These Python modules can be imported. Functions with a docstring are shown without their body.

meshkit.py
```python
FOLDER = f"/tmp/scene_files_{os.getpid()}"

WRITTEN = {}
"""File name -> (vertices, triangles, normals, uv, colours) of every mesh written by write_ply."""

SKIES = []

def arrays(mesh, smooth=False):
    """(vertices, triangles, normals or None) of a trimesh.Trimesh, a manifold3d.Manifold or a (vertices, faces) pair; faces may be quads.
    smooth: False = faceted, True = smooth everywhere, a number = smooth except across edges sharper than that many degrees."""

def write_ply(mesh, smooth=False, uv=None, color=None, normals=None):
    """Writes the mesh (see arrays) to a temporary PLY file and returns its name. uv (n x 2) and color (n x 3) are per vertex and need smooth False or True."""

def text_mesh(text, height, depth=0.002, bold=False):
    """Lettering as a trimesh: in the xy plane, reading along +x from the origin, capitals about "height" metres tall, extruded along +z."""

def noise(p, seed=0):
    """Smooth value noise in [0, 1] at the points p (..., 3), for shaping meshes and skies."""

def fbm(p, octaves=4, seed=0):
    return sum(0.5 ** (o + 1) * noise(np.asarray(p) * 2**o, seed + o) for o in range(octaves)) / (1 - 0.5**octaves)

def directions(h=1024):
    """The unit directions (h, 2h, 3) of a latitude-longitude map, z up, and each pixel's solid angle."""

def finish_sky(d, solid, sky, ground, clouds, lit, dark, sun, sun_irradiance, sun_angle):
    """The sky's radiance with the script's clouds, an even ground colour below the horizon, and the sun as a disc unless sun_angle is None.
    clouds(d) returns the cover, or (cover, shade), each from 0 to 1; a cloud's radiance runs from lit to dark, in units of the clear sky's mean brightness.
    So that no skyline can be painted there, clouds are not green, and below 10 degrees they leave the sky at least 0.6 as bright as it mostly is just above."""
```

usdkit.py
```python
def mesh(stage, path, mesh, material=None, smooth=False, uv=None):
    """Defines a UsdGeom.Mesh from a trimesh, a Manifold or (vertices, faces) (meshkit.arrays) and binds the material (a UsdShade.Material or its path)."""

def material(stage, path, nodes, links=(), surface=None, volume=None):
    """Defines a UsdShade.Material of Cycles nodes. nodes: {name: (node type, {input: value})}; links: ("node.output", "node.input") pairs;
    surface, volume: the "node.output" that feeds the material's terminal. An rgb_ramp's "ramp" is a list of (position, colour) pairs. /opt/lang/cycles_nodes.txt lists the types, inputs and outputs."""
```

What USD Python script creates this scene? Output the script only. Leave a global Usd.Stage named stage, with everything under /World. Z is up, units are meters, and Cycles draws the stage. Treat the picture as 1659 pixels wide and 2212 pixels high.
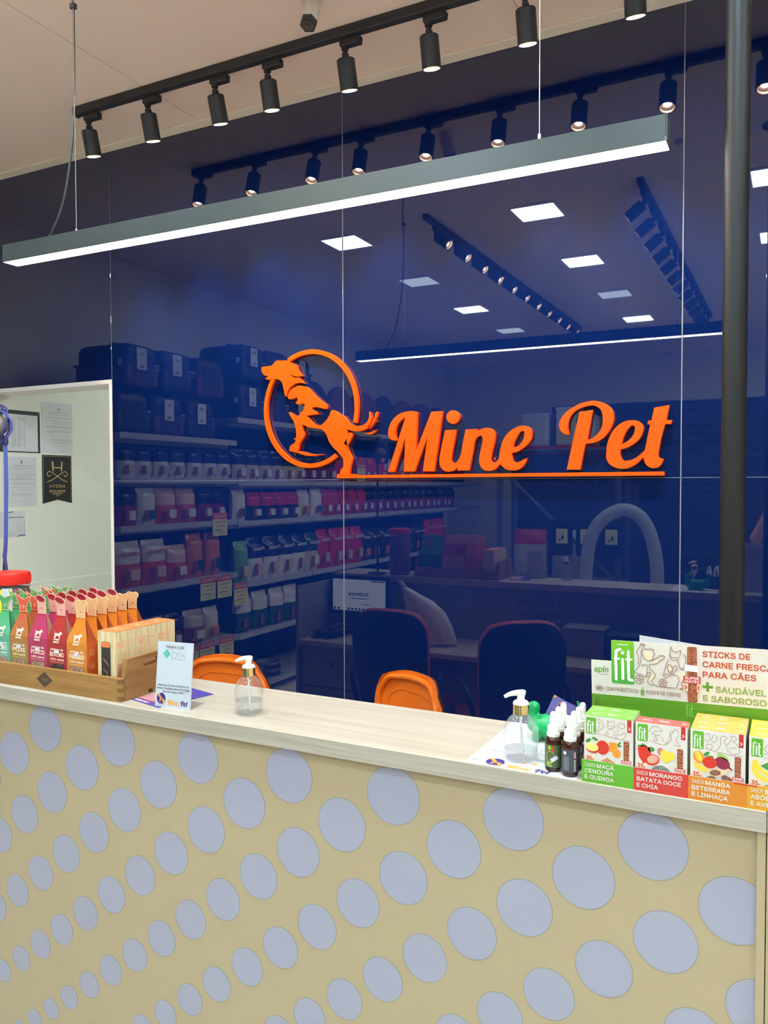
import math, random
import numpy as np
import trimesh
import manifold3d as m3
import shapely
import shapely.geometry as sg
import shapely.affinity as sa
import usdkit, meshkit
from pxr import Usd, UsdGeom, UsdLux, UsdShade, Gf, Sdf, Vt

random.seed(7)
RNG = np.random.default_rng(7)
stage = Usd.Stage.CreateInMemory()
UsdGeom.SetStageUpAxis(stage, 'Z')
UsdGeom.SetStageMetersPerUnit(stage, 1.0)
UsdGeom.Xform.Define(stage, '/World')
PI = math.pi

# ------------------------------------------------------------------ camera, exposure, light levels
EYE = np.array([0.0, 0.0, 1.6])
YAW, PITCH, ROLL, FOCAL_PX = 0.473762, 0.033105, 0.0023559, 1741.8
EXPOSURE = 0.43
PANEL_ON, PANEL_DIM = 75.0, 3.0         # ceiling LED panels
PENDANT = 16.0                          # linear pendant diffuser
SPOT_W = 8.0                            # wall-washer spots on the track
SHOP_SPOT_W = 4.0                       # spots of the two shop tracks
ROOM_PANEL = 11.0                        # panel of the room behind the doorway

def set_camera():
    fwd = np.array([-math.sin(YAW) * math.cos(PITCH), math.cos(YAW) * math.cos(PITCH), -math.sin(PITCH)])
    right = np.array([math.cos(YAW), math.sin(YAW), 0.0])
    down = np.cross(fwd, right)
    r2 = right * math.cos(ROLL) + down * math.sin(ROLL)
    d2 = -right * math.sin(ROLL) + down * math.cos(ROLL)
    cam = UsdGeom.Camera.Define(stage, '/World/camera')
    m = Gf.Matrix4d(1.0)
    for i, v in enumerate((r2, -d2, -fwd, EYE)):
        m.SetRow(i, Gf.Vec4d(float(v[0]), float(v[1]), float(v[2]), 1.0 if i == 3 else 0.0))
    cam.AddTransformOp().Set(m)
    cam.CreateHorizontalApertureAttr(36.0)
    cam.CreateVerticalApertureAttr(48.0)
    cam.CreateFocalLengthAttr(36.0 * FOCAL_PX / 1659.0)
    cam.CreateFStopAttr(0.0)
    cam.CreateClippingRangeAttr(Gf.Vec2f(0.02, 100.0))
    cam.CreateExposureAttr(EXPOSURE)
set_camera()

# ------------------------------------------------------------------ materials
def lin(c):
    c = np.asarray(c, float) / 255.0
    return tuple(np.where(c <= 0.04045, c / 12.92, ((c + 0.055) / 1.055) ** 2.4))

LOOK = {}
def M(name, rgb=None, rough=0.5, **kw):
    """A plain principled material, made once; rgb in sRGB 0-255."""
    if name in LOOK:
        return LOOK[name]
    path = '/World/Looks/' + name
    ins = {'base_color': lin(rgb), 'roughness': rough}
    ins.update(kw)
    LOOK[name] = usdkit.material(stage, path, {'p': ('principled_bsdf', ins)}, [], surface='p.BSDF')
    return LOOK[name]

def M_emit(name, rgb, strength):
    LOOK[name] = usdkit.material(stage, '/World/Looks/' + name, {'e': ('emission', {'color': lin(rgb), 'strength': strength})}, [], surface='e.emission')
    return LOOK[name]

def M_grain(name, c1, c2, scale=(1, 20, 20), rough=0.5, detail=5.0, bump=0.0, noise=1.0, lo=0.35, hi=0.65, **kw):
    """Streaky wood or laminate, in the object's own space."""
    nodes = {
        'tc': ('texture_coordinate', {}),
        'mp': ('mapping', {'scale': scale}),
        'n': ('noise_texture', {'scale': noise, 'detail': detail, 'roughness': 0.6, 'distortion': 0.4}),
        'r': ('rgb_ramp', {'ramp': [(0.0, lin(c1)), (lo, lin(c1)), (hi, lin(c2)), (1.0, lin(c2))]}),
        'p': ('principled_bsdf', {'roughness': rough, **kw})}
    links = [('tc.object', 'mp.vector'), ('mp.vector', 'n.vector'), ('n.fac', 'r.fac'), ('r.color', 'p.base_color')]
    if bump:
        nodes['b'] = ('bump', {'strength': bump, 'distance': 0.002})
        links += [('n.fac', 'b.height'), ('b.normal', 'p.normal')]
    LOOK[name] = usdkit.material(stage, '/World/Looks/' + name, nodes, links, surface='p.BSDF')
    return LOOK[name]

def M_noise(name, c1, c2, scale=5.0, rough=0.5, bump=0.0, detail=4.0, lo=0.35, hi=0.65, **kw):
    return M_grain(name, c1, c2, (1, 1, 1), rough, detail, bump, scale, lo, hi, **kw)

# ------------------------------------------------------------------ naming, things and parts
USED = {}
def numbered(parent, name):
    k = parent + '/' + name
    n = USED.get(k, 0)
    USED[k] = n + 1
    return name if n == 0 else f'{name}_{n:03d}'

def path_of(parent):
    return '/World' if parent is None else str(parent.GetPath())

def part(name, mesh, mat, parent=None, smooth=False, label=None, kind=None):
    """One Mesh prim under a thing or a part (or top-level)."""
    up = path_of(parent)
    g = usdkit.mesh(stage, up + '/' + numbered(up, name), mesh, mat, smooth).GetPrim()
    if label: g.SetCustomDataByKey('label', label)
    if kind: g.SetCustomDataByKey('kind', kind)
    return g

def tag(o, label, cat, group=None, kind=None):
    o.SetCustomDataByKey('label', label)
    o.SetCustomDataByKey('category', cat)
    if group: o.SetCustomDataByKey('group', group)
    if kind: o.SetCustomDataByKey('kind', kind)
    return o

def thing(name, label, cat, loc=(0, 0, 0), rotz=0.0, group=None, kind=None):
    x = UsdGeom.Xform.Define(stage, '/World/' + numbered('/World', name))
    x.AddTranslateOp().Set(Gf.Vec3d(*map(float, loc)))
    x.AddRotateZOp().Set(float(rotz))
    return tag(x.GetPrim(), label, cat, group, kind)

def dup(root, label, loc, rotz=0.0, group=None, name=None):
    r = thing(name or root.GetName().rstrip('0123456789').rstrip('_'), label, root.GetCustomDataByKey('category'), loc, rotz, group or root.GetCustomDataByKey('group'))
    r.GetReferences().AddInternalReference(root.GetPath())
    r.SetInstanceable(True)
    return r

def struct(name, mesh, mat, parent=None, smooth=False):
    g = part(name, mesh, mat, parent, smooth)
    if parent is None: g.SetCustomDataByKey('kind', 'structure')
    return g

def struct_group(name):
    x = UsdGeom.Xform.Define(stage, '/World/' + numbered('/World', name)).GetPrim()
    x.SetCustomDataByKey('kind', 'structure')
    return x

# ------------------------------------------------------------------ shapes
def cat(*ms):
    ms = [m for m in ms if m is not None]
    return trimesh.util.concatenate(ms) if len(ms) > 1 else ms[0]

def box(x0, x1, y0, y1, z0, z1, c=0.0):
    """A box with chamfered edges."""
    if c <= 0:
        b = trimesh.creation.box([x1 - x0, y1 - y0, z1 - z0])
        b.apply_translation([(x0 + x1) / 2, (y0 + y1) / 2, (z0 + z1) / 2])
        return b
    pts = []
    for x, sx in ((x0, 1), (x1, -1)):
        for y, sy in ((y0, 1), (y1, -1)):
            for z, sz in ((z0, 1), (z1, -1)):
                pts += [(x, y + sy * c, z + sz * c), (x + sx * c, y, z + sz * c), (x + sx * c, y + sy * c, z)]
    return trimesh.convex.convex_hull(np.array(pts))

def rbox(x0, x1, y0, y1, z0, z1, r, seg=16):
    """A box with well rounded edges."""
    s = m3.Manifold.sphere(r, seg)
    ps = [s.translate((x, y, z)) for x in (x0 + r, x1 - r) for y in (y0 + r, y1 - r) for z in (z0 + r, z1 - r)]
    return man(m3.Manifold.batch_hull(ps))

def man(m):
    mm = m.to_mesh()
    return trimesh.Trimesh(np.array(mm.vert_properties)[:, :3], np.array(mm.tri_verts), process=False)

def lathe(profile, n=32):
    """Turned about z; profile is (radius, z) from bottom to top."""
    return trimesh.creation.revolve(np.array(profile, float), sections=n)

def cyl(r, p, q, n=24):
    return trimesh.creation.cylinder(radius=r, segment=[p, q], sections=n)

def tube(points, r, sides=8):
    p = np.asarray(points, float)
    t = np.gradient(p, axis=0); t /= np.linalg.norm(t, axis=1, keepdims=True) + 1e-12
    up = np.array([0, 0, 1.0]) if abs(t[0][2]) < 0.9 else np.array([1.0, 0, 0])
    a = np.cross(t[0], up); a /= np.linalg.norm(a)
    A, B = [], []
    for k in range(len(p)):
        a = a - t[k] * (a @ t[k]); a /= np.linalg.norm(a)
        A.append(a); B.append(np.cross(t[k], a))
    A, B = np.array(A), np.array(B)
    ang = np.arange(sides) * 2 * PI / sides
    rr = np.broadcast_to(r, (len(p),))[:, None, None]
    v = p[:, None] + rr * (np.cos(ang)[None, :, None] * A[:, None] + np.sin(ang)[None, :, None] * B[:, None])
    v = v.reshape(-1, 3)
    f = []
    for i in range(len(p) - 1):
        for j in range(sides):
            q = (i * sides + j, i * sides + (j + 1) % sides, (i + 1) * sides + (j + 1) % sides, (i + 1) * sides + j)
            f += [(q[0], q[1], q[2]), (q[0], q[2], q[3])]
    n = len(v)
    v = np.vstack([v, p[:1], p[-1:]])
    for j in range(sides):
        f += [(n, (j + 1) % sides, j), (n + 1, (len(p) - 1) * sides + j, (len(p) - 1) * sides + (j + 1) % sides)]
    m = trimesh.Trimesh(v, f, process=False)
    if m.volume < 0: m.invert()
    return m

def bez(pts, n=24):
    """Smooth polyline (Catmull-Rom) through the points."""
    p = np.asarray(pts, float)
    q = np.vstack([2 * p[0] - p[1], p, 2 * p[-1] - p[-2]])
    out = []
    for i in range(1, len(q) - 2):
        for t in np.linspace(0, 1, n, endpoint=False):
            out.append(0.5 * (2 * q[i] + (q[i + 1] - q[i - 1]) * t + (2 * q[i - 1] - 5 * q[i] + 4 * q[i + 1] - q[i + 2]) * t * t + (3 * q[i] - q[i - 1] - 3 * q[i + 1] + q[i + 2]) * t ** 3))
    out.append(p[-1])
    return np.array(out)

def outline(text, n=4, scale=0.001):
    """A closed outline from 'x,y x,yc ...'; c marks a corner, the rest is smooth."""
    pts = []
    for w in text.split():
        c = w.endswith('c')
        x, y = w.rstrip('c').split(',')
        pts.append((float(x) * scale, float(y) * scale, c))
    k = next((i for i, p in enumerate(pts) if p[2]), None)
    if k is None:
        xy = [p[:2] for p in pts]
        q = bez(xy[-2:] + xy + xy[:2], n)
        return [tuple(v) for v in q[2 * n:-2 * n]]
    pts = pts[k:] + pts[:k + 1]
    out, cur = [], [pts[0][:2]]
    for p in pts[1:]:
        cur.append(p[:2])
        if p[2]:
            seg = bez(cur, n) if len(cur) > 2 else np.array(cur)
            out += [tuple(v) for v in seg[:-1]]
            cur = [p[:2]]
    return out

def poly(text, n=4, scale=0.001):
    g = sg.Polygon(outline(text, n, scale))
    return g if g.is_valid else g.buffer(0)

def each(shape):
    return [g for g in getattr(shape, 'geoms', [shape]) if g.geom_type == 'Polygon' and g.area > 0]

def solid(shape, d):
    """A flat outline given a thickness d along +z."""
    return cat(*[trimesh.creation.extrude_polygon(g, d, engine='earcut') for g in each(shape)])

def bevel_solid(shape, d, c):
    """Extruded outline whose front edge is chamfered by c."""
    ms = [solid(shape, d - c)]
    top = shape.buffer(-c)
    if not top.is_empty:
        m = solid(top, c * 0.98); m.apply_translation([0, 0, d - c * 0.999]); ms.append(m)
        rim = solid(shape.difference(shape.buffer(-c * 0.5)), c * 0.5) if not shape.buffer(-c * 0.5).is_empty else None
        if rim is not None:
            rim.apply_translation([0, 0, d - c * 0.999]); ms.append(rim)
    return cat(*ms)

def line(pts, w, n=6, closed=False):
    p = np.array(pts, float)
    if len(p) > 2:
        p = bez(np.vstack([p, p[:1]]) if closed else p, n)
    return sg.LineString(p).buffer(w / 2, cap_style='round', quad_segs=2).simplify(w * 0.06)

def ell(x, y, rx, ry, a=0.0, n=8):
    return sa.translate(sa.rotate(sa.scale(sg.Point(0, 0).buffer(1, quad_segs=n), rx, ry), a), x, y)

def rrect(x0, y0, x1, y1, r=0.0):
    return sg.box(x0 + r, y0 + r, x1 - r, y1 - r).buffer(r, quad_segs=4) if r else sg.box(x0, y0, x1, y1)

TEXTS = {}
def words(s, h, bold=False, x=0.0, y=0.0, width=None, anchor='l', depth=0.0004, slant=0.0, squeeze=1.0):
    """Lettering in the (u, v) plane with its base line at y; width fits it, anchor l or c."""
    k = (s, bold)
    if k not in TEXTS:
        TEXTS[k] = meshkit.text_mesh(s, 1.0, 1.0, bold)
    m = TEXTS[k].copy()
    x0, x1 = m.bounds[0][0], m.bounds[1][0]
    sx = width / (x1 - x0) if width else h * squeeze
    v = np.array(m.vertices)
    v[:, 0] = (v[:, 0] - x0) * sx + slant * v[:, 1] * h
    v[:, 1] *= h
    v[:, 2] *= depth
    wid = (x1 - x0) * sx
    v[:, 0] += x - (wid / 2 if anchor == 'c' else wid if anchor == 'r' else 0)
    v[:, 1] += y
    return trimesh.Trimesh(v, m.faces, process=False)

def face(origin, U=(1, 0, 0), V=(0, 0, 1)):
    U, V = np.array(U, float), np.array(V, float)
    U /= np.linalg.norm(U); V /= np.linalg.norm(V)
    m = np.eye(4)
    m[:3, 0], m[:3, 1], m[:3, 2], m[:3, 3] = U, V, np.cross(U, V), origin
    return m

def on(mesh, F, lift=0.0):
    m = mesh.copy()
    if lift: m.apply_translation([0, 0, lift])
    m.apply_transform(F)
    return m

def pr(parent, name, what, mat, F, lift=0.0, d=0.0004, label=None):
    """Flat print: outlines or lettering laid on the face F, lifted a hair."""
    items = what if isinstance(what, (list, tuple)) else [what]
    ms = [w for w in items if isinstance(w, trimesh.Trimesh)]
    flat = [g.buffer(0) for g in items if not isinstance(g, trimesh.Trimesh)]
    if flat: ms.append(solid(shapely.union_all(flat), d))
    return part(name, on(cat(*ms), F, lift), mat, parent, label=label)

ORD = ['first', 'second', 'third', 'fourth', 'fifth', 'sixth', 'seventh', 'eighth', 'ninth', 'tenth', 'eleventh', 'twelfth', 'thirteenth', 'fourteenth', 'fifteenth', 'sixteenth', 'seventeenth', 'eighteenth', 'nineteenth', 'twentieth']

WY = 2.912          # front of the blue glass
CEIL = 3.221
TOP = 1.08          # counter top
CF = 1.40           # counter front edge
CB = 1.69           # counter back edge
XL = -4.35          # shop's left wall
DX = -2.983         # door's right edge
DTOP = 2.119

# ------------------------------------------------------------------ shared looks
M('blue_glass', (4, 25, 76), 0.012, ior=1.56, specular_ior_level=1.0)
M('plaster', (226, 224, 218), 0.8)
M('silicone', (128, 130, 142), 0.5)
M('ceiling_paint', (252, 230, 211), 0.9)
M('cornice_paint', (252, 238, 218), 0.8)
M('white_trim', (238, 232, 228), 0.4)
M('room_paint', (226, 226, 214), 0.6)
M('floor_tile', (242, 236, 226), 0.3)
M('shop_wall', (238, 232, 224), 0.8)
M('black_metal', (54, 55, 58), 0.42, specular_ior_level=0.4)
M('black_plastic', (52, 52, 55), 0.5)
M('dark_seam', (120, 100, 88), 0.9)
M('lamp_body', (72, 78, 79), 0.38, metallic=0.35)
M('steel_wire', (206, 206, 208), 0.3, metallic=0.9)
M('reflector', (226, 206, 190), 0.22, metallic=0.85)
M('orange_letter', (238, 84, 0), 0.4, specular_ior_level=0.25)
M('orange_plastic', (234, 112, 16), 0.42)
M('orange_groove', (214, 100, 14), 0.5)
M('shell_dark', (44, 30, 46), 0.5)
M('white_plastic', (240, 238, 230), 0.32)
M('grey_plastic', (150, 152, 156), 0.5)
M('pole_black', (17, 17, 17), 0.5)
M_emit('panel_lit', (216, 244, 255), PANEL_ON)
M_emit('panel_dim', (226, 240, 255), PANEL_DIM)
M_emit('pendant_lit', (255, 247, 232), PENDANT)
M_emit('spot_lit', (255, 226, 188), 350.0)
M_emit('room_panel_lit', (244, 255, 250), ROOM_PANEL)
M_grain('laminate', (196, 184, 167), (172, 158, 139), (1.1, 26, 26), 0.36, lo=0.42, hi=0.8, noise=1.6, bump=0.05)
M_grain('laminate_edge', (188, 178, 162), (166, 156, 140), (3, 60, 120), 0.45, lo=0.35, hi=0.7, noise=1.6)
M('laminate_inner', (142, 140, 140), 0.5)
M('cream_vinyl', (181, 163, 129), 0.28, specular_ior_level=0.35)
M('dot_lavender', (165, 164, 181), 0.28, specular_ior_level=0.35)
M('dot_rim', (138, 144, 134), 0.35)
M('paper', (206, 206, 210), 0.7)
M('ink', (70, 72, 78), 0.7)
M('ink_black', (24, 24, 26), 0.6)

# ------------------------------------------------------------------ the setting
YF, XR = -4.6, 3.2
struct('floor', box(XL, XR, YF, 5.4, -0.12, 0.0), LOOK['floor_tile'])
g = struct_group('ceiling')
part('slab', box(XL, XR, YF, WY + 0.15, CEIL + 0.014, CEIL + 0.12), LOOK['dark_seam'], g)
xs = [XL, -2.388, -0.868, 0.652, 2.172, XR]
for a, b in zip(xs[:-1], xs[1:]):
    part('board', box(a + 0.0015, b - 0.0015, YF, WY, CEIL, CEIL + 0.014, 0.001), LOOK['ceiling_paint'], g)
struct('trim_1', box(XL, XR, 2.853, WY, CEIL - 0.009, CEIL, 0.002), LOOK['cornice_paint'])

g = struct_group('wall_back')
part('masonry', cat(box(DX, XR, WY + 0.010, WY + 0.15, 0, CEIL), box(XL, DX, WY + 0.010, WY + 0.15, DTOP, CEIL), box(XL, -4.0205, WY + 0.010, WY + 0.15, 0, DTOP)), LOOK['silicone'], g)
cols = [DX, -1.682, -0.355, 0.97, 2.29, XR]
gap = 0.0019
for a, b in zip(cols[:-1], cols[1:]):
    for z0, z1 in ((0.0, 1.624), (1.624, CEIL)):
        part('glass_panel', box(a + gap, b - gap, WY, WY + 0.010, z0 + gap * 0.7, z1 - gap * 0.7, 0.0006), LOOK['blue_glass'], g)
part('glass_panel', box(XL, DX - gap, WY, WY + 0.010, DTOP + 0.001, CEIL, 0.0006), LOOK['blue_glass'], g)
part('glass_panel', box(XL, -3.9, WY, WY + 0.010, 0, DTOP, 0.0006), LOOK['blue_glass'], g)

part('joint_strip', cat(*[box(x - gap * 1.1, x + gap * 1.1, WY + 0.0008, WY + 0.0095, 0, CEIL - 0.001) for x in cols[1:-1]], box(DX, XR, WY + 0.0008, WY + 0.0095, 1.624 - gap * 0.75, 1.624 + gap * 0.75), box(DX - gap * 1.1, DX - 0.0001, WY + 0.0008, WY + 0.0095, DTOP + 0.002, CEIL - 0.001)), LOOK['silicone'], g)

g = struct_group('door_1')
part('frame', box(DX - 0.018, DX - 0.001, WY - 0.004, WY + 0.152, 0, DTOP - 0.022, 0.002), LOOK['white_trim'], g)
part('frame', box(-3.898, DX - 0.001, WY - 0.004, WY + 0.152, DTOP - 0.022, DTOP, 0.002), LOOK['white_trim'], g)

# the room behind the doorway
struct('wall_side_room', box(-4.02, -3.9, WY + 0.0105, 5.4, 0, 2.75), LOOK['room_paint'])
struct('wall_far_room', box(-4.02, -1.4, 5.4, 5.5, 0, 2.75), LOOK['room_paint'])
struct('wall_inner_room', box(-1.5, -1.4, WY + 0.15, 5.4, 0, 2.75), LOOK['room_paint'])
struct('ceiling_room', box(-4.02, -1.4, WY + 0.15, 5.5, 2.75, 2.85), LOOK['room_paint'])
struct('trim_2', box(-3.9, -3.886, WY + 0.02, 5.4, 0, 1.05, 0.003), LOOK['room_paint'])
t = thing('room_ceiling_panel', 'square ceiling light of the small white room behind the doorway', 'ceiling light', (-2.75, 4.1, 2.75))
part('frame', box(-0.32, 0.32, -0.32, 0.32, -0.012, 0, 0.003), LOOK['white_plastic'], t)
part('diffuser', box(-0.29, 0.29, -0.29, 0.29, -0.015, -0.011), LOOK['room_panel_lit'], t)

# the shop's other walls
struct('wall_left', box(XL - 0.12, XL, YF, WY + 0.15, 0, CEIL), LOOK['shop_wall'])
struct('wall_right', box(XR, XR + 0.12, YF, WY + 0.15, 0, CEIL), LOOK['shop_wall'])
g = struct_group('wall_front')
part('lintel', box(XL, XR, YF - 0.2, YF, 2.63, CEIL), LOOK['shop_wall'], g)
part('pier', box(XL, -2.9, YF - 0.2, YF, 0, 2.63), LOOK['shop_wall'], g)
M('shutter_grey', (70, 72, 78), 0.5)
for k in range(26):
    part('shutter_slat', box(-2.9, XR, YF - 0.16 + 0.012 * (k % 2), YF - 0.12 + 0.012 * (k % 2), k * 0.101, k * 0.101 + 0.098, 0.006), LOOK['shutter_grey'], g)

# ------------------------------------------------------------------ ceiling lights of the shop
PANELS = [(-2.69, 1.11, 1), (-1.39, 1.11, 1), (-0.11, 1.09, 1), (-2.69, -0.05, 0), (-1.40, -0.06, 1), (-0.11, -0.06, 1), (-2.69, -1.19, 1), (-1.40, -1.20, 0), (-0.11, -1.2, 1),
          (-2.69, -2.33, 0), (-1.40, -2.33, 1), (-0.11, -2.33, 1), (1.18, 1.09, 1), (1.18, -0.06, 1), (1.18, -1.2, 1)]
for k, (x, y, lit) in enumerate(PANELS):
    row = {1.11: 1, 1.09: 1, -0.05: 2, -0.06: 2, -1.19: 3, -1.2: 3, -1.20: 3, -2.33: 4}[y]
    coln = {-2.69: 1, -1.39: 2, -1.40: 2, -0.11: 3, 1.18: 4}[x]
    t = thing('ceiling_light_panel', f'{"lit" if lit else "dim"} square ceiling panel light, {ORD[row-1]} row from the blue wall, {ORD[coln-1]} line from the food shelves', 'ceiling light', (x, y, CEIL), 0, 'square ceiling panel lights')
    part('frame', cat(box(-0.140, 0.140, -0.140, -0.124, -0.012, 0, 0.003), box(-0.140, 0.140, 0.124, 0.140, -0.012, 0, 0.003), box(-0.140, -0.124, -0.125, 0.125, -0.012, 0, 0.003), box(0.124, 0.140, -0.125, 0.125, -0.012, 0, 0.003)), LOOK['white_plastic'], t)
    part('diffuser', box(-0.125, 0.125, -0.125, 0.125, -0.009, -0.003), LOOK['panel_lit' if lit else 'panel_dim'], t)

def spot(label, loc, tilt, turn, power, group, length=0.105, r=0.0325, cone=25.0):
    """A track spotlight: adapter in the rail, stem, cylinder tilted about its knuckle, bright reflector and lamp."""
    t = thing('track_spotlight', label, 'spotlight', loc, math.degrees(turn), group)
    R = trimesh.transformations.rotation_matrix(tilt, [1, 0, 0])
    def put(m):
        m.apply_transform(R); m.apply_translation([0, 0, -0.052]); return m
    part('adapter', cat(box(-0.016, 0.064, -0.016, 0.016, -0.026, 0.002, 0.003), box(0.062, 0.070, -0.006, 0.006, -0.020, -0.008, 0.002)), LOOK['black_metal'], t)
    part('stem', cat(cyl(0.013, [0, 0, -0.036], [0, 0, -0.026], 16), cyl(0.008, [0, 0, -0.060], [0, 0, -0.034], 12), put(rbox(-0.009, 0.009, -0.009, 0.016, -0.02, 0.008, 0.004, 8))), LOOK['black_metal'], t)
    o = 0.012
    hs = put(lathe([(0, -o), (r - 0.004, -o), (r, -o - 0.004), (r, -o - length + 0.001), (r - 0.001, -o - length), (r - 0.004, -o - length), (r - 0.004, -o - length + 0.04), (0, -o - length + 0.04)], 28))
    if hs.volume < 0: hs.invert()
    hs_ = part('housing', hs, LOOK['black_metal'], t, 35)
    rf = put(lathe([(r - 0.0045, -o - length + 0.003), (r - 0.006, -o - length + 0.008), (0.014, -o - length + 0.016)], 28))
    part('reflector', rf, LOOK['reflector'], t, 35)
    lz = -o - length + 0.016
    part('lamp', put(lathe([(0, lz - 0.003), (0.011, lz - 0.003), (0.014, lz), (0, lz)], 20)), LOOK['spot_lit'], t)
    if power:
        L = UsdLux.SphereLight.Define(stage, str(t.GetPath()) + '/' + 'beam')
        p = R[:3, :3] @ np.array([0, 0, -o - length - 0.004]) + np.array([0, 0, -0.052])
        L.AddTranslateOp().Set(Gf.Vec3d(*map(float, p)))
        L.AddRotateXOp().Set(math.degrees(tilt))
        L.CreateRadiusAttr(0.012)
        L.CreateIntensityAttr(power / (4 * PI * 0.012 ** 2) * 4 * PI / 4)
        L.CreateColorAttr(Gf.Vec3f(1.0, 0.80, 0.60))
        sh = UsdLux.ShapingAPI.Apply(L.GetPrim())
        sh.CreateShapingConeAngleAttr(cone)
        sh.CreateShapingConeSoftnessAttr(1.0)
    return t

t = thing('track_rail', 'long black ceiling track running along the top of the blue glass wall', 'lighting track', (0, 2.53, CEIL))
part('rail', box(-2.78, 0.66, -0.0175, 0.0175, -0.034, 0, 0.003), LOOK['black_metal'], t)
part('slot', box(-2.77, 0.65, -0.006, 0.006, -0.0345, -0.030), LOOK['black_plastic'], t)
part('end_cap', box(-2.786, -2.775, -0.019, 0.019, -0.036, 0, 0.003), LOOK['black_plastic'], t)
SPX = [-2.722, -2.388, -2.042, -1.793, -1.457, -1.131, -0.794, -0.457, -0.122, 0.21]
for k, x in enumerate(SPX):
    spot(f'black cylinder spotlight, {ORD[k]} along the wall track counting from the doorway', (x, 2.545, CEIL - 0.034), math.radians(13 + (k * 37 % 5)), 0, SPOT_W, 'spotlights on the wall track')
for side, x, tx, name in ((0, -2.0, -PI / 2, 'inner'), (1, -0.76, PI / 2, 'outer')):
    t = thing('track_rail', f'black ceiling track across the shop, the {"one nearer the food shelves" if not side else "one farther from the food shelves"}', 'lighting track', (x, 0, CEIL))
    part('rail', box(-0.0175, 0.0175, -2.5, 1.38, -0.034, 0, 0.003), LOOK['black_metal'], t)
    for k in range(12):
        y = 1.22 - k * 0.32
        spot(f'black spotlight, {ORD[k]} from the blue wall on the shop track {"nearer the" if not side else "farther from the"} food shelves', (x, y, CEIL - 0.034), math.radians(52), tx, SHOP_SPOT_W if k % 2 == 0 else 0, 'spotlights on the shop tracks', cone=34.0)

# ------------------------------------------------------------------ linear pendant lamp
t = thing('linear_pendant_lamp', 'long grey aluminium bar lamp with a glowing white underside hung above the counter', 'pendant lamp', (-1.245, 1.768, 2.330))
tilt = lambda m: (m.apply_transform(trimesh.transformations.rotation_matrix(0.0042, [0, 1, 0])), m)[1]
part('housing', tilt(cat(box(-0.997, 0.997, -0.027, -0.0258, -0.027, 0.027, 0.0004), box(-0.997, 0.997, 0.0258, 0.027, -0.027, 0.027, 0.0004), box(-0.997, 0.997, -0.0236, 0.0236, 0.020, 0.027))), LOOK['lamp_body'], t)
part('diffuser', tilt(box(-0.997, 0.997, -0.0257, 0.0257, -0.0274, -0.018)), LOOK['pendant_lit'], t)
for s in (-1, 1):
    part('end_cap', tilt(box(min(s * 0.9972, s * 1.001), max(s * 0.9972, s * 1.001), -0.027, 0.027, -0.027, 0.027, 0.0008)), LOOK['lamp_body'], t)
for x in (-0.703, 0.727):
    part('hanging_wire', cyl(0.0011, [x, 0, 0.026], [x, 0, CEIL - 2.330], 8), LOOK['steel_wire'], t)
    part('wire_grip', cyl(0.004, [x, 0, 0.024], [x, 0, 0.045], 10), LOOK['steel_wire'], t)
    part('ceiling_cup', cyl(0.018, [x, 0, CEIL - 2.330 - 0.018], [x, 0, CEIL - 2.330], 20), LOOK['steel_wire'], t)
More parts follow.
